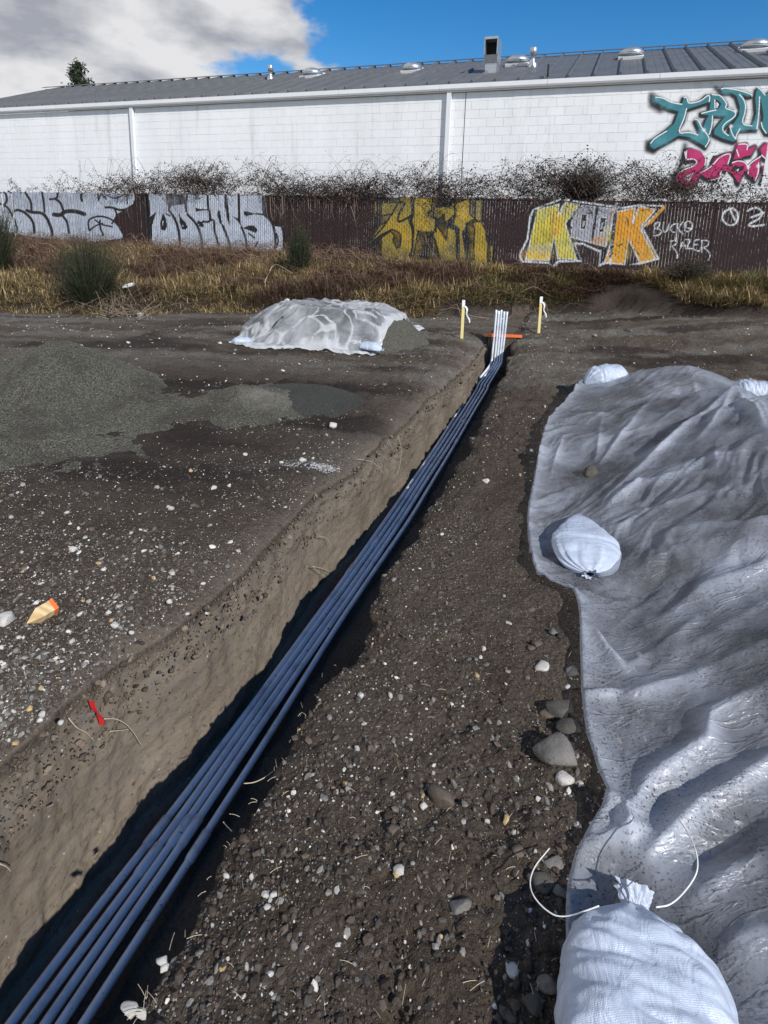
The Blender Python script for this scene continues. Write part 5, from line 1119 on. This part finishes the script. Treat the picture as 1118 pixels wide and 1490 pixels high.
FOLDS = [(FW(f_), w, h) for f_, w, h in (
    ([(870, 755), (929, 713), (1010, 699), (1118, 703), (1200, 708)], .05, .055), ([(902, 776), (956, 750), (1027, 726), (1118, 733), (1200, 740)], .045, .05),
    ([(1068, 570), (997, 628), (929, 692), (880, 735)], .05, .05), ([(1066, 570), (1034, 625), (1010, 650)], .04, .03), ([(1070, 570), (1118, 640), (1150, 680)], .05, .04),
    ([(1003, 540), (1012, 575), (1018, 600)], .05, .03), ([(950, 588), (905, 640), (872, 684)], .035, .035), ([(875, 610), (866, 680)], .04, .03), ([(985, 570), (900, 630)], .05, .03), ([(820, 640), (800, 700)], .035, .03),
    ([(943, 922), (1017, 872), (1118, 838), (1200, 810)], .055, .075), ([(960, 787), (1020, 776), (1118, 777), (1200, 780)], .035, .05), ([(963, 790), (973, 811), (930, 840), (890, 850)], .03, .04),
    ([(919, 1029), (1000, 1000), (1118, 945), (1200, 905)], .05, .06), ([(915, 982), (957, 955), (1016, 911)], .022, .03),
    ([(915, 1200), (940, 1160), (1024, 1097), (1030, 1059), (1118, 1008), (1200, 970)], .05, .06), ([(940, 1268), (1020, 1195), (1118, 1131), (1200, 1080)], .045, .065), ([(846, 872), (905, 890), (925, 905)], .03, .035),
    ([(860, 930), (880, 960), (905, 985)], .02, .04), ([(880, 1190), (905, 1210), (912, 1250)], .02, .035), ([(850, 1030), (900, 1025)], .015, .025), ([(860, 1250), (900, 1240), (940, 1230)], .03, .03), ([(1000, 1330), (1118, 1250)], .05, .03), ([(1040, 1420), (1118, 1370)], .05, .03), ([(1010, 1270), (1118, 1190)], .03, -.03),
    ([(850, 710), (800, 730), (775, 745)], .03, .02), ([(900, 700), (820, 760)], .03, .02), ([(1118, 660), (1020, 680)], .03, .03), ([(1118, 880), (990, 960)], .03, .03), ([(1118, 620), (1085, 575)], .04, .03))]
nc2 = 420; ridx = np.linspace(0, 1, len(OL2))
endR = np.stack([np.linspace(2.2, 5.2, len(OL2)), np.concatenate([np.linspace(-1.2, 3.2, len(OL2)//2), np.linspace(3.2, 6.4, len(OL2)-len(OL2)//2)])], 1)
uu = (np.linspace(0, 1, nc2)**1.35)[None, :, None]
G2 = OL2[:, None]*(1-uu)+endR[:, None]*uu
sag = fbm(ridx*9, ridx*0, 0, 3)[:, None]*.06*np.exp(-uu[..., 0]/.05)
X, Y = G2[..., 0], G2[..., 1]
dedge = (uu[..., 0])*np.linalg.norm(endR-OL2, axis=1)[:, None]
# wrinkles follow the pull of the sheet: fine ridges running up the slope to the right
ca, sa = math.cos(.62), math.sin(.62); U_ = X*ca+Y*sa; W_ = -X*sa+Y*ca
wq = W_+.22*fbm(X*1.3, Y*1.3, 3, 3); am = (.35+1.2*sstep(-.25, .35, fbm(X*1.1, Y*1.1, 14, 3)))*(.55+.45*sstep(1.2, 3.2, Y))
fine_w = am*(.034*(1-2.4*np.abs(fbm(U_*.9, wq*3.6, 2, 3)))*sstep(-.1, .3, fbm(U_*.8, wq*1.9, 22, 2)) + .010*(1-2.4*np.abs(fbm(U_*3+1, wq*11, 5, 3)))) + .016*fbm(X*2.6, Y*2.6, 7, 3) + .0035*fbm(X*22, Y*22, 9, 3)
fd_ = folds_disp(X, Y, FOLDS); Z = smound(X, Y)+.022+fd_+fine_w
ridge_light_opacity = np.clip(sstep(.005, .06, fd_+fine_w*.9)*.75+.25*fbm(X*4, Y*4, 2, 4), 0, 1)  # painted highlight along fold ridges: lighter colour, less see-through
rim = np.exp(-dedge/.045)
ridge_light_opacity = np.clip(ridge_light_opacity+.7*np.exp(-dedge/.09), 0, 1)  # bright rim painted along the sheet edge
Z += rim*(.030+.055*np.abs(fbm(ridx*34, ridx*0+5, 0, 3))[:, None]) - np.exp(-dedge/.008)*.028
# back end comes down to the ground behind the mound
sheet = mesh_np('plastic_sheet', np.stack([X, Y, Z], -1).reshape(-1, 3), grid_faces(len(OL2), nc2), MAT_SHEET, None, True, dict(ridge_light_opacity=ridge_light_opacity.ravel()))
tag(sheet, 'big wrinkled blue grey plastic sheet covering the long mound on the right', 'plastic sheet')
def sheet_z(x, y): return float(smound(np.array([x]), np.array([y]))[0])+.03
q = at_surf(860, 690, lambda X, Y: smound(X, Y)+.03); stone(860, 692, 30, 'dark round stone weighing down the middle of the big plastic sheet', MAT_ROCK_DARK, .85, on=q)

# ------------------------------------------------------------------ sandbags
def sandbag(c, axis, L, W, T, label, neck=True, pinch=0.5, seed=0, tilt=0.0, cords=None, zrot=None, point=False):
    """c centre on its support, axis unit vector towards the tied neck"""
    c = np.asarray(c, float); ax = np.array([axis[0], axis[1], 0]); ax /= np.linalg.norm(ax); ax = ax*math.cos(tilt)+UP*math.sin(tilt); sd_ = np.cross(UP, ax); sd_ /= np.linalg.norm(sd_); up_ = np.cross(ax, sd_)
    sd_ = -sd_
    nu, nv = 130, 180; u = np.linspace(-1, 1, nu)[:, None]; v = np.linspace(0, 2*np.pi, nv, endpoint=False)[None]
    ub = np.abs(u); prof_ = np.where(u > 0, (1-ub**2.6)**.55*(1-.35*sstep(.55, 1, ub)), (1-ub**5)**.45)
    if point: prof_ = np.where(u > 0.15, (1-np.clip((u-.15)/.85, 0, 1)**3.2)**.5, np.maximum(0, 1-np.clip((.15-u)/1.15, 0, 1)**1.1)**.95)
    prof_ = np.maximum(prof_, np.where(u > 0.9, .10, 0.02))
    cx_, sy_ = np.cos(v), np.sin(v); e_ = .78
    a_ = np.sign(cx_)*np.abs(cx_)**e_*prof_*W/2; b_ = np.sign(sy_)*np.abs(sy_)**.9*prof_**.7*T/2
    b_ = np.where(b_ < 0, b_*.55, b_)
    pl = (sstep(.35, .95, u))*.085*np.cos(v*13+3*fbm(v*1.5+0*u, u*2+0*v, seed, 2)) + .035*fbm(cx_*2+u*1.5+seed, sy_*2+0*u, u*3+0*v, 4)
    cr = .14*np.abs(fbm(u*5+0*v+seed, v*.9+0*u, 3+seed, 3))-.02*np.exp(-((u+.1-.25*cx_)/.05)**2)-.02*np.exp(-((u-.35+.2*cx_)/.04)**2)
    a_ = a_*(1+pl*.6+cr*.5); b_ = b_*(1+pl+cr*1.6)
    P = c+ax*(u[..., None]*L/2)+sd_*a_[..., None]+up_*(b_[..., None]+T*.27)
    root = empty('sandbag', c); tag(root, label, 'sandbag', 'white sandbags holding the plastic down')
    Fs = [grid_faces(nu, nv, 0, True), np.array([list(range(nv))])]
    P = P-UP*(.02*sstep(.5, 1, np.abs(u)))[..., None]
    mesh_np('bag', P.reshape(-1, 3), Fs, MAT_BAG, root, True)
    nk = c+ax*(L/2)+up_*(T*.27)-UP*.02
    if neck:
        nu2 = 16; s = np.linspace(-.15, 1, nu2)[:, None]; rad_ = W*(.05+.06*np.clip(s, 0, 1)**.8)*(1+.14*np.cos(v*11+seed)*np.clip(s, 0, 1)+.6*fbm(np.cos(v)*3+0*s, np.sin(v)*3+0*s, s*2+0*v, 3))
        Pn = nk+ax*((s+.25*s*fbm(np.cos(v)*2+0*s, np.sin(v)*2+0*s, seed, 2))[..., None]*W*.10)+up_*(s[..., None]*W*.05)+sd_*(rad_*np.cos(v))[..., None]+up_*(rad_*.55*np.sin(v))[..., None]
        mesh_np('gathered_neck', Pn.reshape(-1, 3), [grid_faces(nu2, nv, 0, True)], MAT_BAG, root, True)
        aa = np.linspace(0, 2*np.pi, 24); tie = nk[None]+sd_*(np.cos(aa)*W*.065)[:, None]+up_*(np.sin(aa)*W*.065*.8)[:, None]
        MB().tube(tie, .003, 6).build('tie', MAT_CORD, root, True)
    for cd in (cords or []):
        MB().tube(smooth_poly(np.array(cd), 50, 3), .0016, 6).build('cord', MAT_CORD, root, True)
    return root
bc = np.array([.545, 1.07, .03]); bc[2] = max(.03, sheet_z(.55, 1.1)*.4+.03)
z = .09
cordL = [at_z(872, 1318, .17), at_z(818, 1338, .13), at_z(790, 1322, .12), at_z(770, 1295, .12), at_z(774, 1265, .10), at_z(800, 1234, .06)]
cordR = [at_z(955, 1320, .2), at_z(978, 1317, .18), at_z(1005, 1288, .22), at_z(1018, 1262, .24), at_z(1010, 1225, .24), at_z(988, 1192, .2)]
nb = at_z(928, 1304, .12); bax = (nb-at_z(950, 1520, .12))[:2]; bax /= np.linalg.norm(bax); bc = np.array([*(nb[:2]-bax*.25), .04])
sandbag(bc, bax, .50, .35, .20, 'large white woven sandbag with two loose cords at the bottom right corner', cords=[cordL, cordR], seed=2)
pa = at_surf(856, 748, lambda X, Y: smound(X, Y)+.05); pb = at_surf(842, 828, lambda X, Y: smound(X, Y)+.03)
cc = (pa+pb)/2; sandbag((cc[0], cc[1], cc[2]-.02), (pb-pa)[:2]+np.array([.10, 0]), np.linalg.norm(pb-pa)*1.15, .33, .11, 'white sandbag with crumpled tied end lying on the middle of the big sheet', seed=5, point=True)
pc = on_ground(880, 583); sandbag((pc[0]+.0, pc[1]+.05, .10), (-.9, -.35), .50, .30, .30, 'white sandbag at the back left corner of the big sheet', seed=9)
pc = at_plane(1097, 590, (0, 5.2, 0), np.array([0, 1., 0])); sandbag((pc[0], 5.2, pc[2]+.03), (.9, -.2), .42, .28, .26, 'white sandbag peeping over the ridge of the sheet at the right edge of the photo', seed=4)
pc = at_z(352, 501); sandbag((pc[0], pc[1], .02), (-.9, -.2), .30, .20, .10, 'small white sandbag at the left foot of the clear plastic at the back', seed=7)
pc = at_z(540, 511); sandbag((pc[0], pc[1], .02), (.9, -.5), .34, .24, .13, 'white sandbag at the right foot of the clear plastic at the back', seed=8)

# ------------------------------------------------------------------ conduits
PIPEPX = {1490: (20, 44, 68, 92, 122), 1372: (96, 121, 142, 165, 199), 1250: (199, 220, 236, 253, 276), 1100: (311, 325, 338, 351, 373), 925: (443, 451, 460, 469, 481), 847: (499, 507, 515, 524, 534),
          758: (561, 569, 577, 585, 596), 650: (635, 641, 647, 653, 660), 560: (692, 698, 703, 708, 713)}
def at_pipe(px, py, dz=0):
    z = -.7
    for _ in range(30): p = at_z(px, py, z+dz); z = .5*z+.5*float(pipe_z(p[1]))
    return at_z(px, py, z+dz)
RAD = .0160
P5 = []
for i in range(5):
    pts_ = [at_pipe(v[i], k) for k, v in sorted(PIPEPX.items(), reverse=True)]
    P5.append(np.array(pts_))
yk = np.linspace(1.0, min(p[-1, 1] for p in P5), 60); XS = np.array([np.interp(yk, p[:, 1], p[:, 0]) for p in P5])
for i in range(5):
    lo = P5[i][0, 1]; s_ = (P5[i][2, 0]-P5[i][0, 0])/(P5[i][2, 1]-P5[i][0, 1]); XS[i] = np.where(yk < lo, P5[i][0, 0]+(yk-lo)*s_, XS[i])
for _ in range(40):                                       # keep neighbours from running into each other
    for i in range(4):
        gap = XS[i+1]-XS[i]; need = np.maximum(0, .0385-gap); XS[i] -= need/2; XS[i+1] += need/2
ker = np.ones(5)/5
MAT_ORDER = ['leftmost of the five conduits in the trench', 'second conduit from the left, smeared with mud', 'middle one of the five conduits in the trench', 'fourth conduit from the left in the trench', 'rightmost conduit, lying apart from the others near the bottom of the photo']
joint_y = [(1.87, 3.55), (1.78, 3.9), (1.84, 6.6), (1.86, 6.55), (1.80, 5.9)]
topx = (722.6, 726.4, 730, 734.3, 738.5)
rise0 = at_plane(718, 533, (0, 8.55, 0), np.array([0, 1., 0]))
for i in range(5):
    xs = np.convolve(np.pad(XS[i], 2, mode='edge'), ker, 'valid')
    path = [np.array([xs[j], yk[j], float(pipe_z(yk[j]))+.004*math.sin(yk[j]*2.2+i*1.3)+(.004 if i in (1, 3) else 0)]) for j in range(len(yk))]
    s0 = path[0]; path = [s0-np.array([.345, 1, 0])*2.0] + path
    xt = at_plane(topx[i], 452, (0, 8.78, 0), np.array([0, 1., 0])); xb = at_plane((715.6, 720, 723.6, 727, 730.2)[i], 529, (0, 8.72, 0), np.array([0, 1., 0]))
    lastp = path[-1]; bend = [lastp*.35+xb*.65+UP*-.004, xb+np.array([-.010, -.035, .012]), xb+np.array([.0, -.01, .07]), xb+UP*.14, xb*.6+xt*.4, np.array([xt[0], xt[1], xt[2]+(.012 if i in (0, 2) else -.004*i)])]
    full = np.array(path+bend)
    full = np.concatenate([full[:1], smooth_poly(full[1:], 170, 2)])
    root = empty('conduit', full[60]); tag(root, MAT_ORDER[i], 'conduit', 'five grey blue plastic conduits laid in the trench and turned up at the far end')
    MB().tube(full, RAD, 16).build('pipe', MAT_PIPE, root, True)
    for jy in joint_y[i]:
        k = int(np.argmin(np.abs(full[:, 1]-jy))); dd_ = full[k+1]-full[k-1]; dd_ /= np.linalg.norm(dd_); c_ = full[k]
        P = [c_-dd_*.065, c_-dd_*.05, c_+dd_*.05, c_+dd_*.051]
        MB().tube(P, [RAD*1.1, RAD*1.27, RAD*1.3, RAD*1.0], 16).build('coupling', MAT_PIPE, root, True)

# ------------------------------------------------------------------ orange board, stakes, timber, tape, litter
a_ = at_plane(707, 488, (0, 9.0, 0), np.array([0, 1., 0])); b_ = at_plane(760, 490, (0, 8.98, 0), np.array([0, 1., 0])); dv = b_-a_; Lb = np.linalg.norm(dv); dv /= Lb
Mb = np.eye(4); Mb[:3, 0] = dv; Mb[:3, 1] = np.cross(UP, dv); Mb[:3, 2] = np.cross(dv, np.cross(UP, dv)); Mb[:3, 3] = a_
o = MB().box(0, Lb, 0, .05, -.018, .022, M=Mb).build('orange_board', MAT_ORANGE, None); tag(o, 'orange painted board laid across the far end of the trench behind the conduits', 'board')
def stake(pb_, pt_, label, y_):
    b = at_plane(*pb_, (0, y_, 0), np.array([0, 1., 0])); t = at_plane(*pt_, (0, y_, 0), np.array([0, 1., 0])); ax = t-b; L = np.linalg.norm(ax); ax /= L
    root = empty('survey_stake', b); tag(root, label, 'stake', 'yellow survey stakes at the far end of the trench')
    Ms = np.eye(4); Ms[:3, 2] = ax; Ms[:3, 0] = np.cross(np.array([0, 1., 0]), ax); Ms[:3, 1] = np.cross(ax, Ms[:3, 0]); Ms[:3, 3] = b
    V, Q = box_vf(-.022, .022, -.01, .01, -.12, L); MB().add(V @ Ms[:3, :3].T+Ms[:3, 3], Q).build('shaft', MAT_STAKE, root)
    V, Q = box_vf(-.023, .023, -.0115, .0115, L-.10, L+.004); MB().add(V @ Ms[:3, :3].T+Ms[:3, 3], Q).build('painted_top', MAT_RIBBON, root)
    rb = []; wv = []
    for k, s in enumerate(np.linspace(0, 1, 12)):
        q = t-ax*.07+np.array([.022+.10*s-.02*s*s+.015*math.sin(s*9), -.016-.02*math.sin(s*5), -.02-.26*s**1.1]); ww = .013*(1-.3*s); rb += [q+np.array([-ww, 0, 0]), q+np.array([ww, .006*math.sin(s*11), .008])]
    rb = np.array(rb).reshape(12, 2, 3); V = np.concatenate([rb.reshape(-1, 3), (rb+np.array([0, .0015, 0])).reshape(-1, 3)])
    MB().add(V, [grid_faces(12, 2), grid_faces(12, 2, 24)[:, ::-1]]).build('ribbon', MAT_RIBBON, root, True)
g1_ = on_ground(672, 494); g2_ = on_ground(784, 485)
stake((672, 494), (675, 437), 'yellow survey stake with white ribbon left of the conduits', g1_[1]); stake((784, 485), (788, 432), 'yellow survey stake with white ribbon right of the conduits', g2_[1])
# sawn timber offcut with orange end
A = on_ground(40, 912)+UP*.03; B = on_ground(80, 889)+UP*.03; ax = (B-A); L = np.linalg.norm(ax); ax /= L; sd_ = np.cross(UP, ax); up_ = np.cross(ax, sd_)
Mt = np.eye(4); Mt[:3, 0] = ax; Mt[:3, 1] = sd_*math.cos(.5)+up_*math.sin(.5); Mt[:3, 2] = -sd_*math.sin(.5)+up_*math.cos(.5); Mt[:3, 3] = A-UP*.008
root = empty('timber_offcut', A); tag(root, 'short sawn timber offcut with a pointed end and an orange tip at left', 'timber')
V = np.array([(0, 0, -.012), (.045, -.026, -.018), (.045, .026, -.018), (.045, -.026, .022), (.045, .026, .022), (L, -.026, -.018), (L, .026, -.018), (L, -.026, .022), (L, .026, .022)])
MB().add(V @ Mt[:3, :3].T+Mt[:3, 3], [np.array([(1, 5, 7, 3), (2, 4, 8, 6), (3, 7, 8, 4), (1, 2, 6, 5), (5, 6, 8, 7)]), np.array([(0, 3, 4), (0, 1, 3), (0, 4, 2), (0, 2, 1)])]).build('timber', MAT_TIMBER, root)
MB().box(L-.014, L+.002, -.0275, .0275, -.0195, .0235, M=Mt).build('orange_end', MAT_ORANGE, root)
# red flagging tape hanging over the left lip
def wallpt(px, py):                                       # point on the left trench wall
    d = ray(px, py); best = None
    for s in np.linspace(.3, 12, 4000)/np.linalg.norm(d):
        p = EYE+d*s
        if p[2] < 0 and p[0] > xL(np.array([p[1]]))[0]+.05*(-p[2]/.8):
            hh_ = p; break
        if p[2] < -.02 and p[0] <= xL(np.array([p[1]]))[0]: hh_ = EYE+d*(s); best = hh_; return hh_
    # march until it meets the wall
    for s2 in np.linspace(s, s*2.2, 3000):
        p = EYE+d*s2
        if p[0] < xL(np.array([p[1]]))[0]+.03+.05*min(1, -p[2]/.8): return p
    return hh_
def wall_hit(px, py):
    d = ray(px, py); ss = np.linspace(.5, 14, 6000)/np.linalg.norm(d); P = EYE+ss[:, None]*d
    frac = np.clip(-P[:, 2]/.8, 0, 1); sx = xL(P[:, 1])+.05*frac+.045
    hit = (P[:, 2] < -.09) & (P[:, 0] < sx); k = int(np.argmax(hit)) if hit.any() else int(np.argmin(np.abs(P[:, 2])))
    return P[k]-d/np.linalg.norm(d)*.03
tp_ = [wall_hit(*q) for q in ((133, 1020), (137, 1033), (146, 1042), (149, 1055))]
rb = []
for k, q in enumerate(smooth_poly(np.array(tp_), 14, 2)):
    w_ = .010 if k not in (6, 7) else .004; rb.append([q+np.array([-w_, 0, .002]), q+np.array([w_, 0, -.002])])
rb = np.array(rb); V = np.concatenate([rb.reshape(-1, 3), (rb-UP*.001).reshape(-1, 3)]); o = MB().add(V, [grid_faces(14, 2), grid_faces(14, 2, 28)[:, ::-1]]).build('flagging_tape', MAT_RED, None, True); tag(o, 'scrap of red flagging tape on the left lip of the trench', 'tape')
# roots sticking out of the cut
RT = [((152, 1046), (170, 1045), (190, 1058), (207, 1086)), ((160, 1064), (175, 1063), (188, 1061)), ((100, 1045), (112, 1060), (125, 1065), (137, 1078)), ((0, 1257), (9, 1260), (16, 1268)), ((465, 780), (477, 783), (482, 795)), ((455, 824), (470, 827), (481, 832)), ((457, 826), (468, 836), (480, 844)), ((580, 635), (585, 655), (582, 680), (578, 690)), ((520, 668), (545, 672), (560, 690)), ((565, 640), (575, 660), (592, 672))]
RTL = ['long pale root curving down right of the red tape', 'short pale root below a longer curved root right of the red tape', 'kinked pale root left of the red tape', 'pale root cut off by the left edge of the photo', 'wavy pale root high on the trench side near the middle', 'upper one of two pale roots joined in a V on the trench side', 'lower one of two pale roots joined in a V on the trench side', 'thin root hanging straight down the far part of the trench side', 'root below the chalk line curling over the trench side', 'slanting root beside a hanging root on the far trench side']
for P in RT:
    pts_ = smooth_poly(np.array([wall_hit(*q) for q in P]), 24, 2); o = MB().tube(pts_, np.linspace(.0022, .001, 24), 5).build('root', MAT_ROOT, None, True)
    yq = pts_[0][1]; tag(o, RTL[RT.index(P)], 'root', 'thin pale roots sticking out of the trench side')
for P in (((355, 1140), (370, 1139), (385, 1132), (398, 1122)), ((325, 1196), (332, 1204), (338, 1210))):
    pts_ = smooth_poly(np.array([at_z(q[0], q[1], -.12) for q in P]), 20, 2); o = MB().tube(pts_, .0016, 5).build('root', MAT_ROOT, None, True); tag(o, 'pale root curling from the shaded right trench side, ' + ('nearer the middle' if P[0][0] == 355 else 'lower and shorter'), 'root', 'pale roots on the shaded right side of the trench')
# straw at the near right lip
mb = MB()
for i in range(110):
    q = random.random(); px = 158+random.uniform(-6, 12) if q < .1 else random.uniform(180, 830); py = random.uniform(1440, 1490) if q < .1 else random.uniform(950, 1480)
    p = on_ground(px, py); 
    if p[0] < float(xR(np.array([p[1]]))[0])+.01: p[0] = float(xR(np.array([p[1]]))[0])+.02
    a = random.uniform(0, 6.28); L = random.uniform(.01, .035); e_ = np.array([math.cos(a), math.sin(a), random.uniform(-.1, .4)])*L; p = p+UP*.012
    mb.tube(smooth_poly(np.array([p, p+e_*.5+UP*.004, p+e_]), 5, 1), .0006, 3)
tag(mb.build('straw', MAT_ROOT, None), 'dry straw scraps and rootlets strewn over the foreground soil', 'straw', None, 'stuff')
# white lime line by the lip
lp = smooth_poly(np.array([on_ground(*q) for q in ((415, 674), (445, 678), (480, 680), (500, 684), (511, 690))]), 60, 2)
n = 1400; k = RNG.integers(0, 60, n); x = lp[k, 0]+RNG.normal(size=n)*.012; y = lp[k, 1]+RNG.normal(size=n)*.028; kp = x < xL(y)-.01; x, y = x[kp], y[kp]; n = len(x)
V, Fq, A_ = scatter(np.stack([x, y, field_z(x, y)-.02*np.exp(-(xL(y)-x)/.15)], 1), np.full(n, .0032)*RNG.uniform(.5, 1.5, n), np.full((n, 3), .42), .3); tag(mesh_np('chalk_line', V, Fq, MAT_STONE, None, False, dict(tint=A_)), 'short broken line of white marking chalk at the left lip of the trench', 'chalk line', None, 'stuff')
# litter and sticks at the foot of the bank
p = on_ground(188, 424)+UP*.12; Ml = np.eye(4); Ml[:3, 3] = p; a = .25; Ml[0, 0] = math.cos(a); Ml[0, 2] = math.sin(a); Ml[2, 0] = math.sin(a)*-1*-1; Ml[2, 2] = math.cos(a)
o = MB().box(-.11, .11, -.05, .05, -.03, .03, M=Ml).box(-.08, .08, -.04, .04, .031, .05, M=Ml).build('litter_carton', MAT_RIBBON, None); tag(o, 'crushed white carton caught in the bank right of the big broom bush', 'litter')
for i, (P, lab) in enumerate(((((75, 455), (100, 447), (130, 440), (165, 438)), 'long bare branch lying at the bank foot below the broom bush'), (((95, 462), (140, 447), (170, 430)), 'thin grey branch crossing another at the bank foot'), (((165, 470), (163, 430)), 'upright stick poking from the debris at the bank foot'), (((385, 418), (398, 392), (408, 398), (425, 412)), 'bent pale stalk on the bank right of the slim broom bush'), (((870, 392), (920, 388), (955, 378)), 'pale bare branch lying at the fence foot under the KOOK letters'))):
    pts_ = smooth_poly(np.array([on_ground(*q)+UP*(.10+.04*k) for k, q in enumerate(P)]), 24, 2)
    o = MB().tube(pts_, np.linspace(.012, .005, 24), 6).build('branch', MAT_BARK if i < 3 else MAT_ROOT, None, True); tag(o, lab, 'branch')

mb = MB()
for i in range(170):
    p = on_ground(random.gauss(178, 24), random.uniform(436, 466)); a = random.uniform(-1.2, 1.2); L = random.uniform(.15, .7); e_ = np.array([math.sin(a), -.2+.4*random.random(), math.cos(a)*random.uniform(.1, .9)])*L
    mb.tube(smooth_poly(np.array([p-UP*.02, p+e_*.5+RNG.normal(size=3)*.03, p+e_]), 7, 1), np.linspace(.007, .003, 7), 4, (*(np.array(random.choice([(0.20, 0.15, 0.11), (0.10, 0.07, 0.05), (0.32, 0.26, 0.20)]))), 1))
tag(mb.build('twig_debris', MAT_CANE, None), 'heap of dry broken twigs at the foot of the wide broom bush', 'twigs', None, 'stuff')
